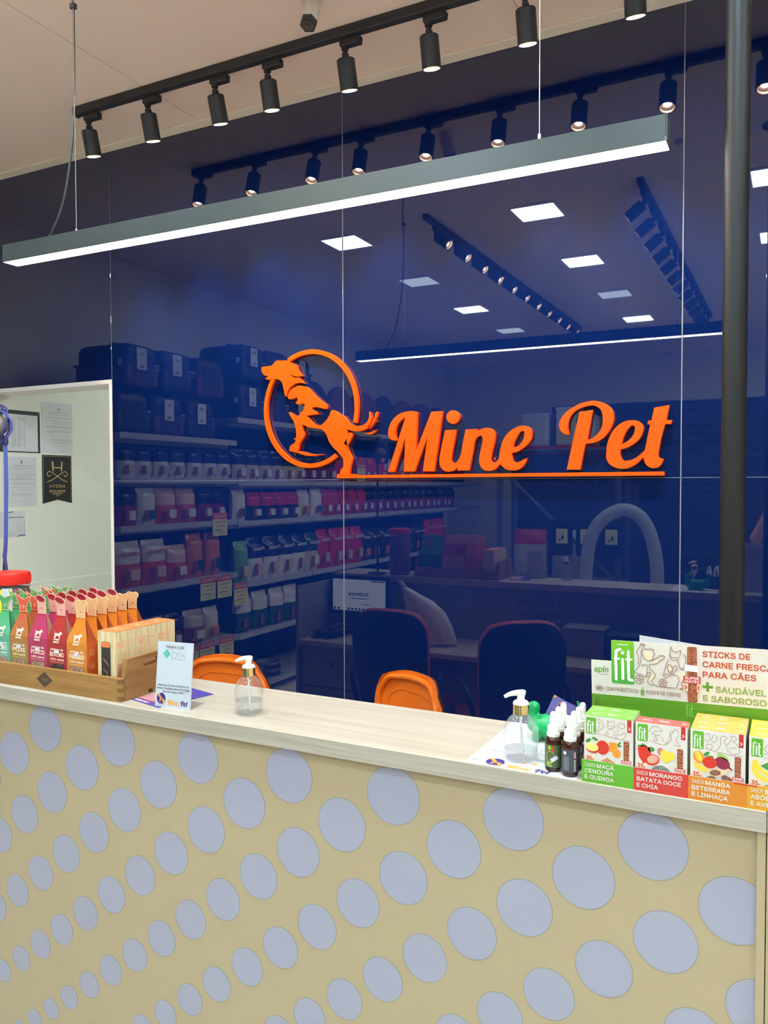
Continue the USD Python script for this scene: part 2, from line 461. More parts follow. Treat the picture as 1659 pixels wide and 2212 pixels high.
cord = bez([(-0.845, 0, 0.024), (-0.81, 0, 0.05), (-0.765, 0.004, 0.13), (-0.735, 0.006, 0.24), (-0.716, 0.006, 0.36), (-0.708, 0.005, 0.52), (-0.708, 0.006, 0.66), (-0.712, 0.006, 0.78), (-0.706, 0.006, CEIL - 2.330)], 8)
part('power_cord', tube(cord, 0.0032, 8), LOOK['lamp_body'], t, True, label='grey power cord looping up beside the wire')
part('cord_clip', box(-0.716, -0.698, -0.004, 0.012, 0.700, 0.716, 0.002), LOOK['black_plastic'], t)

# ------------------------------------------------------------------ security camera
M('smoked_lens', (40, 26, 24), 0.12)
M('camera_white', (236, 228, 216), 0.4)
t = thing('security_camera', 'white bullet security camera with a dark faceted front hanging from the ceiling', 'camera', (-1.462, 2.30, CEIL))
ax = np.array([0.10, -0.42, -0.90]); ax /= np.linalg.norm(ax)
B_ = trimesh.geometry.align_vectors([0, 0, 1], ax)
def along(m, o=(0.0, 0.03, -0.035)):
    m.apply_transform(B_); m.apply_translation(o); return m
part('mount', cat(cyl(0.036, [0, 0.035, -0.012], [0, 0.035, 0], 28), cyl(0.012, [0, 0.035, -0.05], [0, 0.035, -0.01], 16)), LOOK['camera_white'], t, 35)
part('body', along(lathe([(0, -0.03), (0.022, -0.03), (0.027, -0.02), (0.0285, 0.055), (0.027, 0.060), (0, 0.060)], 32)), LOOK['camera_white'], t, 35)
hexp = [(math.cos(a) * 0.0285, math.sin(a) * 0.0285) for a in np.arange(6) * PI / 3 + 0.3]
front = solid(sg.Polygon(hexp).buffer(0.004, quad_segs=3).buffer(-0.004), 0.020)
part('front', along(cat(on(front, face((0, 0, 0.058), (1, 0, 0), (0, 1, 0))))), LOOK['black_plastic'], t)
part('lens_window', along(cyl(0.020, [0, 0, 0.077], [0, 0, 0.081], 6)), LOOK['smoked_lens'], t)
part('lens', along(cyl(0.008, [0.003, 0, 0.080], [0.003, 0, 0.083], 16)), LOOK['smoked_lens'], t)

# ------------------------------------------------------------------ black pole
t = thing('pole', 'black round steel pole rising from floor to ceiling behind the counter', 'pole', (-0.114, 1.742, 0))
part('shaft', cyl(0.0232, [0, 0, 0], [0, 0, CEIL], 40), LOOK['pole_black'], t, 35)
part('base_plate', cyl(0.06, [0, 0, 0], [0, 0, 0.008], 32), LOOK['pole_black'], t)
part('top_plate', cyl(0.05, [0, 0, CEIL - 0.008], [0, 0, CEIL], 32), LOOK['pole_black'], t)

# ------------------------------------------------------------------ raised sign on the glass
SIGN = {
    'head': "-81,507 -76,515 -56,516 -28,518 -18,525 -4,536 12,537 28,535 42,535 58,533 69,527 83,519 101,509 107,494 114,480 130,465c 116,461 94,463 72,472c 87,460 113,458c 126,448 138,431c 116,435 93,432 71,419 57,403 49,379c 42,385 36,406 30,431 23,445 9,455 -14,458 -49,458 -63,466c -51,469 -41,476c -56,474 -70,482 -79,497",
    'body': "57,382 63,399 80,413 105,423 127,422 149,416 165,404 204,367 243,339 249,329 247,319 232,320 211,326 187,329 178,325 181,319 197,311 205,302 202,298 177,297 154,294c 151,293c 167,279 180,265 199,254 218,253 230,258 246,271 262,292 271,310 277,313 293,306 314,293 332,285 345,272 357,257 372,248 393,243 417,245 438,256 449,276 449,298c 455,296 462,275 458,258 446,237 429,226 402,220 372,223 344,230c 350,219 352,209 347,193 347,170 350,154 359,132 370,111 368,95 362,77 357,48c 395,44c 395,41c 297,42c 298,47c 311,48c 315,64 328,77 330,99 322,117 304,136 276,161 258,185 250,207 239,223 224,234 199,239 164,244 141,253 128,259c 130,237 139,218 136,205 122,189 112,170 110,156 102,148c 128,144 160,135 192,132 240,131c 204,126 166,124 134,129 98,140 71,145 58,152c 64,155c 63,163 73,174 89,182 96,200 97,228 94,247 85,272 67,297 59,314c 65,312 80,302 96,294c 113,299 122,311 134,319 139,335 143,342c 129,346 113,343 100,347 95,353 103,359 108,373c 93,372 75,368 61,369 57,374",
    'tail1': "482,297c 489,295 486,275 473,252 449,228c 461,250 473,272",
    'tail2': "427,212c 455,215 485,226c 473,213 452,206",
    'M': "575,179c 562,178 547,184 537,198 536,215 543,241 560,265 585,283 612,291 637,293 654,291 666,286c 664,231 659,135c 725,287c 773,287c 759,184 738,53c 688,54c 708,185c 653,54c 606,54c 612,187c 565,54c 535,54c 613,269c 596,258 581,243 572,223 571,199",
    'ine': "783,213c 831,213c 819,153 809,104 812,90 818,84 819,82 832,90 842,104 850,125 857,163 868,213c 917,213c 915,204c 930,212 950,216 970,212 983,199 987,182 985,163 978,135 971,107 970,94 976,85 984,85 994,91 1001,101 1003,112 1007,135 1017,166 1033,190 1056,208 1078,217 1097,219 1114,214 1125,204 1129,187 1126,167 1112,149 1091,133 1070,122 1051,118c 1054,106 1057,91 1065,84 1080,86 1095,93 1111,100c 1105,84 1093,68 1076,57 1053,54 1031,58 1016,69 1005,78c 994,65 980,56 960,53 940,58 928,72 923,89 924,108 930,136 937,168 936,180 930,186 920,184 910,175 904,158 900,133 883,56c 834,56c 835,68c 828,61 820,56 807,53 791,52 775,58 763,73 759,94 761,114 770,158",
    'ehole': "1057,138c 1062,159 1074,181 1085,196 1095,200 1100,192 1099,177 1091,161 1078,146",
    'dot': "788,263 792,275 802,285 816,288 830,282 840,272 843,260 840,248 830,239 816,235 802,240 792,250",
    'P': "1267,181c 1254,181 1239,190 1231,204 1229,219 1237,241 1256,263 1281,279 1309,292 1336,297 1353,298 1375,294 1399,282 1416,264 1423,242 1421,218 1410,192 1392,169 1370,154 1348,148 1326,146c 1318,114 1307,54c 1258,55c 1281,164 1303,261c 1351,266c 1332,161c 1350,166 1368,181 1381,202 1385,227 1383,251 1377,265 1366,275 1352,281 1336,281 1313,276 1290,265 1274,249 1265,231 1262,210 1264,192",
    'et': "1398,113 1400,138 1407,163 1420,189 1438,208 1461,221 1483,224 1502,222 1516,212 1524,197 1521,178 1511,158 1493,142 1472,130 1447,123c 1447,107 1450,94 1457,85 1468,84 1484,87 1503,96 1529,119c 1536,156 1546,207c 1537,207c 1539,221c 1550,221c 1559,264c 1609,271c 1599,220c 1618,220c 1615,206c 1595,206c 1583,158 1575,114 1574,101 1578,92 1592,88c 1587,74 1576,61 1560,56 1545,60 1532,71 1523,94c 1511,80 1494,67 1471,57 1446,56 1423,63 1406,76 1398,95",
    'ethole': "1451,141c 1456,162 1467,186 1480,202 1489,205 1495,200 1494,185 1487,169 1472,153",
}
SY = 2.892
SF = face((-2.0, WY - 0.004, 1.6))
t = thing('shop_sign', 'raised orange shop sign, a leaping dog in a ring and script lettering, on blue glass', 'sign', (0, 0, 0))
def sign_part(name, shp, d=0.016):
    m = bevel_solid(shp, d, 0.0012)
    F = SF.copy()
    part(name, on(m, F), LOOK['orange_letter'], t)
cx, cz = 0.166, 0.3225
def arc(a0, a1, rx=0.2355, rz=0.249, w=0.0195):
    a = np.radians(np.linspace(a0, a1, 60))
    o = [(cx + rx * math.cos(x), cz + rz * math.sin(x)) for x in a]
    i = [(cx + (rx - w) * math.cos(x), cz + (rz - w) * math.sin(x)) for x in a[::-1]]
    return sg.Polygon(o + i)
sign_part('ring', sg.MultiPolygon([arc(-16, 118.5), arc(145, 304.5), arc(-40.5, -27)]))
sign_part('dog_head', poly(SIGN['head']))
sign_part('dog_body', poly(SIGN['body']))
sign_part('tail_stroke', poly(SIGN['tail1']))
sign_part('tail_stroke', poly(SIGN['tail2']))
sign_part('letter', poly(SIGN['M']))
sign_part('letter', poly(SIGN['ine']).difference(poly(SIGN['ehole'])))
sign_part('letter_dot', poly(SIGN['dot']))
sign_part('letter', poly(SIGN['P']))
sign_part('letter', poly(SIGN['et']).difference(poly(SIGN['ethole'])))
sign_part('underline', sg.Polygon([(0.297, 0.0292), (1.594, 0.0310), (1.594, 0.0450), (0.297, 0.0418)]))
part('standoff', cat(*[cyl(0.004, [-2.0 + x, WY - 0.0045, 1.6 + z], [-2.0 + x, WY + 0.0002, 1.6 + z], 10) for x, z in ((0.02, 0.49), (0.12, 0.4), (0.08, 0.2), (0.36, 0.12), (0.16, 0.565), (-0.06, 0.32), (0.39, 0.32), (0.63, 0.2), (0.74, 0.2), (0.8, 0.1), (0.87, 0.1), (0.98, 0.1), (0.815, 0.26), (0.48, 0.26), (0.46, 0.213), (1.28, 0.1), (1.42, 0.1), (1.56, 0.1), (0.5, 0.036), (1.0, 0.037), (1.5, 0.038), (0.33, 0.12))]), LOOK['orange_letter'], t)

# ------------------------------------------------------------------ reception counter
CXL = -2.46
t = COUNTER = thing('reception_counter', 'cream reception counter with lavender dots on its front and a pale wood-look top', 'counter', (0, 0, 0))
part('worktop', box(CXL, -0.037, CF + 0.0006, CB, 1.0455, TOP, 0.0012), LOOK['laminate'], t)
part('top_edge_band', box(CXL, -0.037, CF, CF + 0.0008, 1.0458, TOP - 0.0006), LOOK['laminate_edge'], t, label='grainy grey-beige front edge band')
part('front_panel', box(CXL, -0.0505, 1.415, 1.432, 0.0, 1.0455), LOOK['cream_vinyl'], t)
part('end_panel', box(-0.0503, -0.0372, 1.4055, CB - 0.01, 0.0, 1.0453, 0.001), LOOK['cream_vinyl'], t)
part('side_panel', box(CXL, CXL + 0.018, 1.433, 2.10, 0.0, 1.0453, 0.001), LOOK['laminate_inner'], t)
part('inner_panel', box(CXL + 0.018, -0.0505, 1.655, 1.672, 0.0, 1.0453), LOOK['laminate_inner'], t)
part('desk_top', box(CXL + 0.018, -0.165, 1.673, 2.10, 0.725, 0.75, 0.001), LOOK['laminate'], t)
part('drawer_cabinet', box(CXL + 0.018, -2.02, 1.70, 2.06, 0.0, 0.7245), LOOK['laminate_inner'], t)
for z in (0.04, 0.27, 0.50):
    d = part('drawer', box(CXL + 0.024, -2.026, 2.06, 2.078, z, z + 0.222, 0.002), LOOK['laminate_inner'], t)
    part('knob', cyl(0.010, [-2.23, 2.078, z + 0.13], [-2.23, 2.094, z + 0.13], 14), LOOK['black_metal'], d)
DOT = [(-0.616, -0.212, .1175), (-0.697, -0.330, .1125), (-0.777, -0.1900, .1065), (-0.852, -0.293, .1005), (-0.926, -0.391, .0955), (-0.995, -0.484, .0905), (-1.062, -0.573, .085), (-1.125, -0.658, .0798), (-1.184, -0.737, .0743), (-1.241, -0.811, .0673), (-1.294, -0.882, .0610), (-1.343, -0.948, .0552), (-1.388, -1.010, .049), (-1.430, -1.070, .043), (-1.468, -1.126, .037)]
disc, rim = [], []
clip = sg.box(CXL + 0.002, 0.0, -0.0508, 1.0452)
for z, x0, d in DOT:
    for k in range(-2, 11):
        c = ell(x0 - 0.2474 * k, 1.6 + z, d / 2, d / 2, n=12)
        inner = c.buffer(-0.0011).intersection(clip); ring = c.difference(c.buffer(-0.0012)).intersection(clip)
        disc += each(inner); rim += each(ring)
DF = face((0, 1.415, 0))
for g_ in disc:
    pr(t, 'printed_dot', g_, LOOK['dot_lavender'], DF, 0, 0.0003)
r_ = pr(t, 'dot_outline', rim, LOOK['dot_rim'], DF, 0, 0.0004, label='thin grey-green rims around the dots')
r_.SetCustomDataByKey('kind', 'stuff')
t = thing('reception_counter', 'next module of the cream counter, just showing past the end panel', 'counter', (0, 0, 0))
part('worktop', box(-0.0362, 1.6, CF, CB, 1.0455, TOP, 0.0012), LOOK['laminate'], t)
part('front_panel', box(-0.02, 1.6, 1.415, 1.432, 0.0, 1.0455), LOOK['cream_vinyl'], t)
part('end_panel', box(-0.0360, -0.0202, 1.4055, CB - 0.01, 0.0, 1.0453, 0.001), LOOK['cream_vinyl'], t)
part('inner_panel', box(-0.02, 1.6, 1.655, 1.672, 0.0, 1.0453), LOOK['laminate_inner'], t)

# ------------------------------------------------------------------ orange chairs behind the counter
def make_chair(label, loc, rotz, group):
    """Chair with a moulded shell: rounded back with a raised rim, seat, metal legs. Faces -y."""
    t = thing('office_chair', label, 'chair', loc, rotz, group)
    n, W2 = 22, 0.195
    def shell(off, shrink):
        us = np.linspace(-1, 1, n); vs = np.linspace(0, 1, n)
        P_ = []
        for v in vs:
            z = 0.50 + 0.495 * v - (0.010 if shrink else 0)
            w = W2 * (0.93 + 0.12 * math.sin(v * PI * 0.75))
            if v > 0.80: w *= math.sqrt(max(1e-4, 1 - ((v - 0.80) / 0.235) ** 2 * 0.55))
            w -= shrink
            for u in us:
                zz = z - 0.028 * abs(u) ** 3 * v
                P_.append((u * w, 0.075 * v - 0.055 * (u * u) + 0.02 * math.sin(v * PI) + off, zz))
        return np.array(P_).reshape(n, n, 3)
    A, B = shell(0.0, 0.0), shell(0.022, 0.004)
    V = np.vstack([A.reshape(-1, 3), B.reshape(-1, 3)]); f = []
    idx = lambda s, i, j: s * n * n + i * n + j
    for i in range(n - 1):
        for j in range(n - 1):
            f += [(idx(0, i, j), idx(0, i, j + 1), idx(0, i + 1, j + 1)), (idx(0, i, j), idx(0, i + 1, j + 1), idx(0, i + 1, j))]
            f += [(idx(1, i, j), idx(1, i + 1, j + 1), idx(1, i, j + 1)), (idx(1, i, j), idx(1, i + 1, j), idx(1, i + 1, j + 1))]
    ring = [(0, j) for j in range(n)] + [(i, n - 1) for i in range(1, n)] + [(n - 1, j) for j in range(n - 2, -1, -1)] + [(i, 0) for i in range(n - 2, 0, -1)]
    for a, b in zip(ring, ring[1:] + ring[:1]):
        f += [(idx(0, *a), idx(1, *a), idx(1, *b)), (idx(0, *a), idx(1, *b), idx(0, *b))]
    m = trimesh.Trimesh(V, f, process=False)
    if m.volume < 0: m.invert()
    bk = part('backrest', m, LOOK['orange_plastic'], t, 50)
    C_ = shell(0.0245, 0.003)
    vb = np.vstack([C_.reshape(-1, 3), (C_ + [0, 0.004, 0]).reshape(-1, 3)])
    fb = [tuple(x) for x in f]
    mb = trimesh.Trimesh(vb, fb, process=False)
    if mb.volume < 0: mb.invert()
    part('back_shell', mb, LOOK['shell_dark'], bk, 50, label='dark rear shell of the backrest')
    rimpath = [A[i, 1] for i in range(2, n - 2)] + [A[n - 2, j] for j in range(2, n - 2)] + [A[i, n - 2] for i in range(n - 3, 1, -1)]
    rimpath = np.array(rimpath) + [0, -0.003, 0]
    part('rim', tube(bez(rimpath[::2], 3), 0.010, 8), LOOK['orange_plastic'], bk, True)
    grv = np.array([A[i, 3] for i in range(3, n - 4)] + [A[n - 4, j] for j in range(4, n - 4)] + [A[i, n - 4] for i in range(n - 5, 2, -1)]) + [0, -0.0012, 0]
    part('groove', tube(bez(grv[::2], 3), 0.0011, 6), LOOK['orange_groove'], bk, True)
    for q, (i, j) in enumerate(((15, 6), (13, 16))):
        c = A[i, j]
        part('moulded_star', cat(*[box(c[0] - 0.008, c[0] + 0.008, c[1] - 0.003, c[1] + 0.001, c[2] - 0.001, c[2] + 0.001).apply_transform(trimesh.transformations.rotation_matrix(a, [0, 1, 0], c)) for a in (0.3, 0.3 + PI / 3, 0.3 + 2 * PI / 3)]), LOOK['orange_groove'], bk)
    part('seat', rbox(-0.215, 0.215, -0.44, 0.03, 0.445, 0.49, 0.02, 16), LOOK['orange_plastic'], t, 40)
    part('bracket', tube(bez([(0, 0.00, 0.46), (0, 0.07, 0.50), (0, 0.085, 0.62), (0, 0.09, 0.72)], 6), 0.014, 8), LOOK['black_metal'], t, True)
    for sx in (-1, 1):
        for sy, y in ((-1, -0.40), (1, 0.0)):
            part('leg', tube([(sx * 0.17, y, 0.45), (sx * 0.21, y + sy * 0.05, 0.0)], 0.011, 10), LOOK['black_metal'], t, True)
    part('armrest', cat(*[tube(bez([(s * 0.20, -0.02, 0.47), (s * 0.235, -0.02, 0.62), (s * 0.235, -0.10, 0.66), (s * 0.235, -0.26, 0.66)], 5), 0.012, 8) for s in (-1, 1)]), LOOK['black_plastic'], t, True)
    return t
make_chair('orange moulded chair behind the pump bottle in the middle of the counter', (-1.795, 2.235, 0), -3, 'orange chairs behind the counter')
make_chair('orange moulded chair turned aside, beyond the bare middle of the worktop', (-1.115, 2.285, 0), -34, 'orange chairs behind the counter')

# ------------------------------------------------------------------ things on the counter
M_grain('pine', (180, 136, 78), (148, 104, 54), (3, 30, 46), 0.5, lo=0.3, hi=0.72, noise=1.5, bump=0.06)
M_grain('pine_side', (172, 128, 74), (136, 92, 48), (30, 4, 40), 0.5, lo=0.3, hi=0.72, noise=1.5, bump=0.06)
M('pine_end', (132, 92, 50), 0.6)
M('emblem_brown', (84, 66, 48), 0.6)
M('emblem_tan', (142, 112, 76), 0.6)
M('print_white', (246, 244, 238), 0.5)
M('print_cream', (250, 236, 208), 0.5)
M('window_film', (58, 52, 50), 0.10)
M_noise('treats', (128, 96, 80), (196, 164, 140), 160, 0.35, lo=0.4, hi=0.6)
M_noise('treats_dark', (34, 30, 34), (92, 84, 86), 180, 0.25, lo=0.4, hi=0.6)
M('sticker', (228, 226, 240), 0.6)

# the crate
KX0, KX1, KY0, KY1 = -1.938, -1.437, 1.419, 1.668
t = thing('wooden_crate', 'low pine crate with a dark diamond emblem, holding the snack cartons', 'crate', (0, 0, TOP))
part('front_board', box(KX0, KX1 - 0.0005, KY0, KY0 + 0.012, 0.0, 0.057, 0.0012), LOOK['pine'], t)
part('back_board', box(KX0, KX1 - 0.0005, KY1 - 0.012, KY1, 0.0, 0.057, 0.0012), LOOK['pine'], t)
part('bottom_board', box(KX0 + 0.012, KX1 - 0.013, KY0 + 0.012, KY1 - 0.012, 0.003, 0.010), LOOK['pine'], t)
prof = sg.Polygon([(KY0 + 0.0125, 0), (KY0 + 0.0125, 0.052), (KY0 + 0.020, 0.101), (KY1 - 0.020, 0.101), (KY1 - 0.0125, 0.052), (KY1 - 0.0125, 0)])
prof = prof.difference(rrect(1.494, 0.070, 1.552, 0.089, 0.009)).difference(sg.box(1.512, -0.001, 1.526, 0.012))
for x in (KX0, KX1 - 0.013):
    m = solid(prof, 0.013)
    part('side_board', on(m, face((x, 0, 0), (0, 1, 0), (0, 0, 1))), LOOK['pine_side'], t)
part('finger_joint', cat(*[box(KX1 - 0.0132, KX1 + 0.0002, KY0 - 0.0002, KY0 + 0.0124, z, z + 0.0095) for z in (0.004, 0.024, 0.044)]), LOOK['pine_end'], t)
KF = face((0, KY0, 0))
pr(t, 'emblem', sg.Polygon([(-1.729, 0.0275), (-1.7, 0.0475), (-1.671, 0.0275), (-1.7, 0.0075)]), LOOK['emblem_brown'], KF)
pr(t, 'emblem_lettering', words('Pets', 0.0105, False, -1.7, 0.0225, anchor='c', slant=0.2, squeeze=0.9), LOOK['emblem_tan'], KF, 0.0003)

def gradient(name, top, bottom, z0, z1, rough=0.55):
    """Printed card whose ink runs from one colour to another up its height (object space)."""
    LOOK[name] = usdkit.material(stage, '/World/Looks/' + name, {
        'tc': ('texture_coordinate', {}), 's': ('separate_xyz', {}), 'mr': ('map_range', {'from_min': z0, 'from_max': z1, 'clamp': True}),
        'r': ('rgb_ramp', {'ramp': [(0.0, lin(bottom)), (1.0, lin(top))]}), 'p': ('principled_bsdf', {'roughness': rough})},
        [('tc.object', 's.vector'), ('s.z', 'mr.value'), ('mr.result', 'r.fac'), ('r.color', 'p.base_color')], surface='p.BSDF')
    return LOOK[name]

DOG = "-11,0 -10,7 -11,9 -13,17c -11,11 -8,12 4,12 7,16 10,16 14,13 15,10 10,8 9,0c 6,0 5,5 -4,5 -6,0"
CW, CD, ZS, ZR = 0.034, 0.0165, 0.117, 0.180
def snack_carton(kind, front, side, flap, word, dark=False):
    """Handled snack carton: box body, folded shoulders, shaped handle flap. Faces -y, base at the origin."""
    t = thing(*kind)
    part('carton', box(-CW, CW, -CD, CD, 0, ZS), side, t)
    hw = lambda z: np.interp(z, [ZS, 0.130, 0.146, 0.162, ZR], [CW, 0.0318, 0.0255, 0.0185, 0.0150])
    zz = np.linspace(ZS, ZR, 9)
    sheet = []
    for s in (-1, 1):
        v, f = [], []
        for z in zz:
            y = s * (CD * (1 - (z - ZS) / (ZR - ZS)) + 0.0006)
            for o in (0, 1):
                for q in (-1, 1):
                    v.append((q * hw(z), y - s * o * 0.0007, z))
        for i in range(len(zz) - 1):
            a = i * 4; b = a + 4
            for e in ((0, 1), (1, 3), (3, 2), (2, 0)):
                f += [(a + e[0], a + e[1], b + e[1]), (a + e[0], b + e[1], b + e[0])]
        m = trimesh.Trimesh(v, f, process=False)
        sheet.append(m)
    sh = cat(*sheet)
    fm = box(-CW - 0.0004, CW + 0.0004, -CD - 0.0005, -CD + 0.0002, 0, ZS)
    part('front_panel', cat(fm, sh), front, t)
    gus = []
    for q in (-1, 1):
        A_, B_, R_, G_ = (q * CW, -CD, ZS), (q * CW, CD, ZS), (q * 0.015, 0, ZR), (q * (CW - 0.013), 0, ZS + 0.017)
        gus.append(trimesh.Trimesh([A_, B_, R_, G_], [(0, 1, 3), (0, 3, 2), (1, 2, 3)], process=False))
        gus.append(trimesh.Trimesh([A_, B_, R_, G_], [(0, 3, 1), (0, 2, 3), (1, 3, 2)], process=False))
    part('gusset', cat(*gus), side, t)
    F = face((0, -0.0009, ZR - 0.002))
    hole = ell(0, 0.014, 0.0026, 0.0034)
    if flap == 'bone':
        shp = sg.Polygon([(-0.0150, 0), (0.0150, 0), (0.0150, 0.018), (0.0178, 0.034), (-0.0178, 0.034), (-0.0150, 0.018)]).union(ell(-0.0105, 0.036, 0.0118, 0.0090)).union(ell(0.0105, 0.036, 0.0118, 0.0090)).difference(hole)
        part('handle_flap', on(solid(shp, 0.0018), F), LOOK['flap_bone'], t)
        pr(t, 'flap_rim', shp.difference(shp.buffer(-0.0012)), LOOK['flap_bone_rim'], F, 0.0018)
    elif flap == 'tube':
        shp = sg.Polygon([(-0.0150, 0), (0.0150, 0), (0.0155, 0.018), (0.0125, 0.036), (-0.021, 0.040), (-0.0145, 0.020)]).union(ell(-0.0045, 0.0385, 0.0195, 0.0095, -14)).difference(hole)
        part('handle_flap', on(solid(shp, 0.0018), F), LOOK['flap_pink'], t)
        pr(t, 'flap_oval', ell(-0.0045, 0.0390, 0.0165, 0.0070, -14), LOOK['flap_red'], F, 0.0018)
    else:
        shp = sg.Polygon([(-0.0150, 0), (0.0150, 0), (0.0120, 0.014), (0.036, 0.046), (0.001, 0.034), (-0.034, 0.049), (-0.0125, 0.014)]).difference(hole)
        part('handle_flap', on(solid(shp, 0.0018), F), LOOK[flap], t)
        pr(t, 'flap_rim', shp.difference(shp.buffer(-0.0011)), LOOK['flap_bone_rim'], F, 0.0018)
    FF = face((0, -CD - 0.0005, 0))
    sl = (ZR - ZS) / math.hypot(ZR - ZS, CD); cs = CD / math.hypot(ZR - ZS, CD)
    FS = face((0, -CD - 0.0009, ZS), (1, 0, 0), (0, cs, sl))
    pr(t, 'dog_logo', sa.translate(poly(DOG, 3), 0.0005, 0.006), LOOK['print_cream'], FS, 0.0004)
    pr(t, 'brand_lettering', [words('smart', 0.0052, True, 0, 0.000, anchor='c', width=0.021), words('snack', 0.0052, True, 0, -0.0065, anchor='c', width=0.021)], LOOK['print_cream'], FS, 0.0006)
    pr(t, 'flavour_lettering', [words('petisco de', 0.0062, False, 0, 0.0905, anchor='c', width=0.045), words(word, 0.0108, True, 0, 0.0755, anchor='c', width=0.050), words('100% natural', 0.0055, False, 0, 0.0655, anchor='c', width=0.048), sg.box(-0.025, 0.0605, 0.025, 0.0611)], LOOK['print_cream'], FF)
    pr(t, 'price_sticker', sa.rotate(sg.box(-0.009, 0.0845, 0.007, 0.0925), 9 if flap != 'bone' else 30), LOOK['sticker'], FF, 0.0005)
    pr(t, 'window', rrect(-0.024, 0.010, 0.024, 0.056, 0.002), LOOK['treats_dark' if dark else 'treats'], FF, 0.0, 0.0005, label='clear window onto the treats')
    if flap == 'bone':
        SFc = face((CW, 0, 0), (0, 1, 0), (0, 0, 1))
        rings = []
        for z in (0.028, 0.060, 0.092):
            rings += each(ell(0, z, 0.0085, 0.0085).difference(ell(0, z, 0.0074, 0.0074))) + each(ell(0.0005, z - 0.001, 0.0032, 0.0042).difference(ell(0.0005, z - 0.001, 0.0016, 0.0024)))
        pr(t, 'side_icon', rings, LOOK['flap_bone'], SFc)
    return t
M('flap_bone', (234, 182, 128), 0.55); M('flap_bone_rim', (250, 216, 168), 0.55); M('flap_pink', (236, 172, 156), 0.55); M('flap_red', (166, 38, 48), 0.5)
M('flap_fish', (226, 96, 72), 0.55); M('flap_green', (92, 168, 104), 0.55)
FRONTS = {
    'chicken': (gradient('card_orange', (226, 134, 34), (206, 134, 62), 0.02, 0.17), M('card_orange_side', (216, 98, 46), 0.55), 'bone', 'FRANGO', 'orange chicken', False),
    'beef': (gradient('card_red', (190, 52, 46), (158, 42, 56), 0.02, 0.17), M('card_red_side', (220, 160, 136), 0.55), 'tube', 'BOVINO', 'red beef', True),
    'pork': (gradient('card_magenta', (196, 56, 100), (172, 60, 98), 0.02, 0.17), M('card_magenta_side', (222, 164, 148), 0.55), 'tube', 'PORCO', 'magenta pork', False),
    'fish': (gradient('card_rust', (200, 98, 62), (142, 146, 70), 0.03, 0.16), M('card_rust_side', (206, 138, 60), 0.55), 'flap_fish', 'PEIXE', 'rust-brown fish', False),
    'teal': (gradient('card_green', (84, 176, 112), (112, 178, 182), 0.02, 0.17), M('card_green_side', (70, 140, 98), 0.55), 'flap_green', 'RE', 'green', False)}
first = {}
ZK = TOP + 0.0105
def carton(k, x, y, r, row, col):
    lab = f'{FRONTS[k][4]} snack carton with a {dict(bone="bone-end", tube="sausage-end", flap_fish="fish-tail", flap_green="fish-tail")[FRONTS[k][2]]} handle, {row} in the {col} column of the crate'
    if k not in first:
        fr, sd, fl, w, _, dk = FRONTS[k]
        first[k] = snack_carton(('snack_carton', lab, 'snack carton', (x, y, ZK), r, 'snack cartons in the crate'), fr, sd, fl, w, dk)
    else:
        dup(first[k], lab, (x, y, ZK), r)
ROWS = [1.4525, 1.4885, 1.5230, 1.5580, 1.5930, 1.6300]
names = ['front', 'second', 'third', 'fourth', 'fifth', 'rearmost']
for ci, (x, kinds, coln) in enumerate([(-1.603, ['chicken'] * 6, 'orange'), (-1.673, ['beef'] * 6, 'red'), (-1.743, ['pork'] * 6, 'magenta'),
                                       (-1.814, ['fish', 'fish', 'teal', 'fish', 'teal', 'teal'], 'rust-and-green'), (-1.885, ['teal', 'teal', 'teal', 'teal', 'fish', 'teal'], 'green')]):
    for ri, (y, k) in enumerate(zip(ROWS, kinds)):
        j = RNG.uniform(-1, 1, 2)
        carton(k, x + 0.0005 * j[0], y, 0.8 * j[1], names[ri], coln)

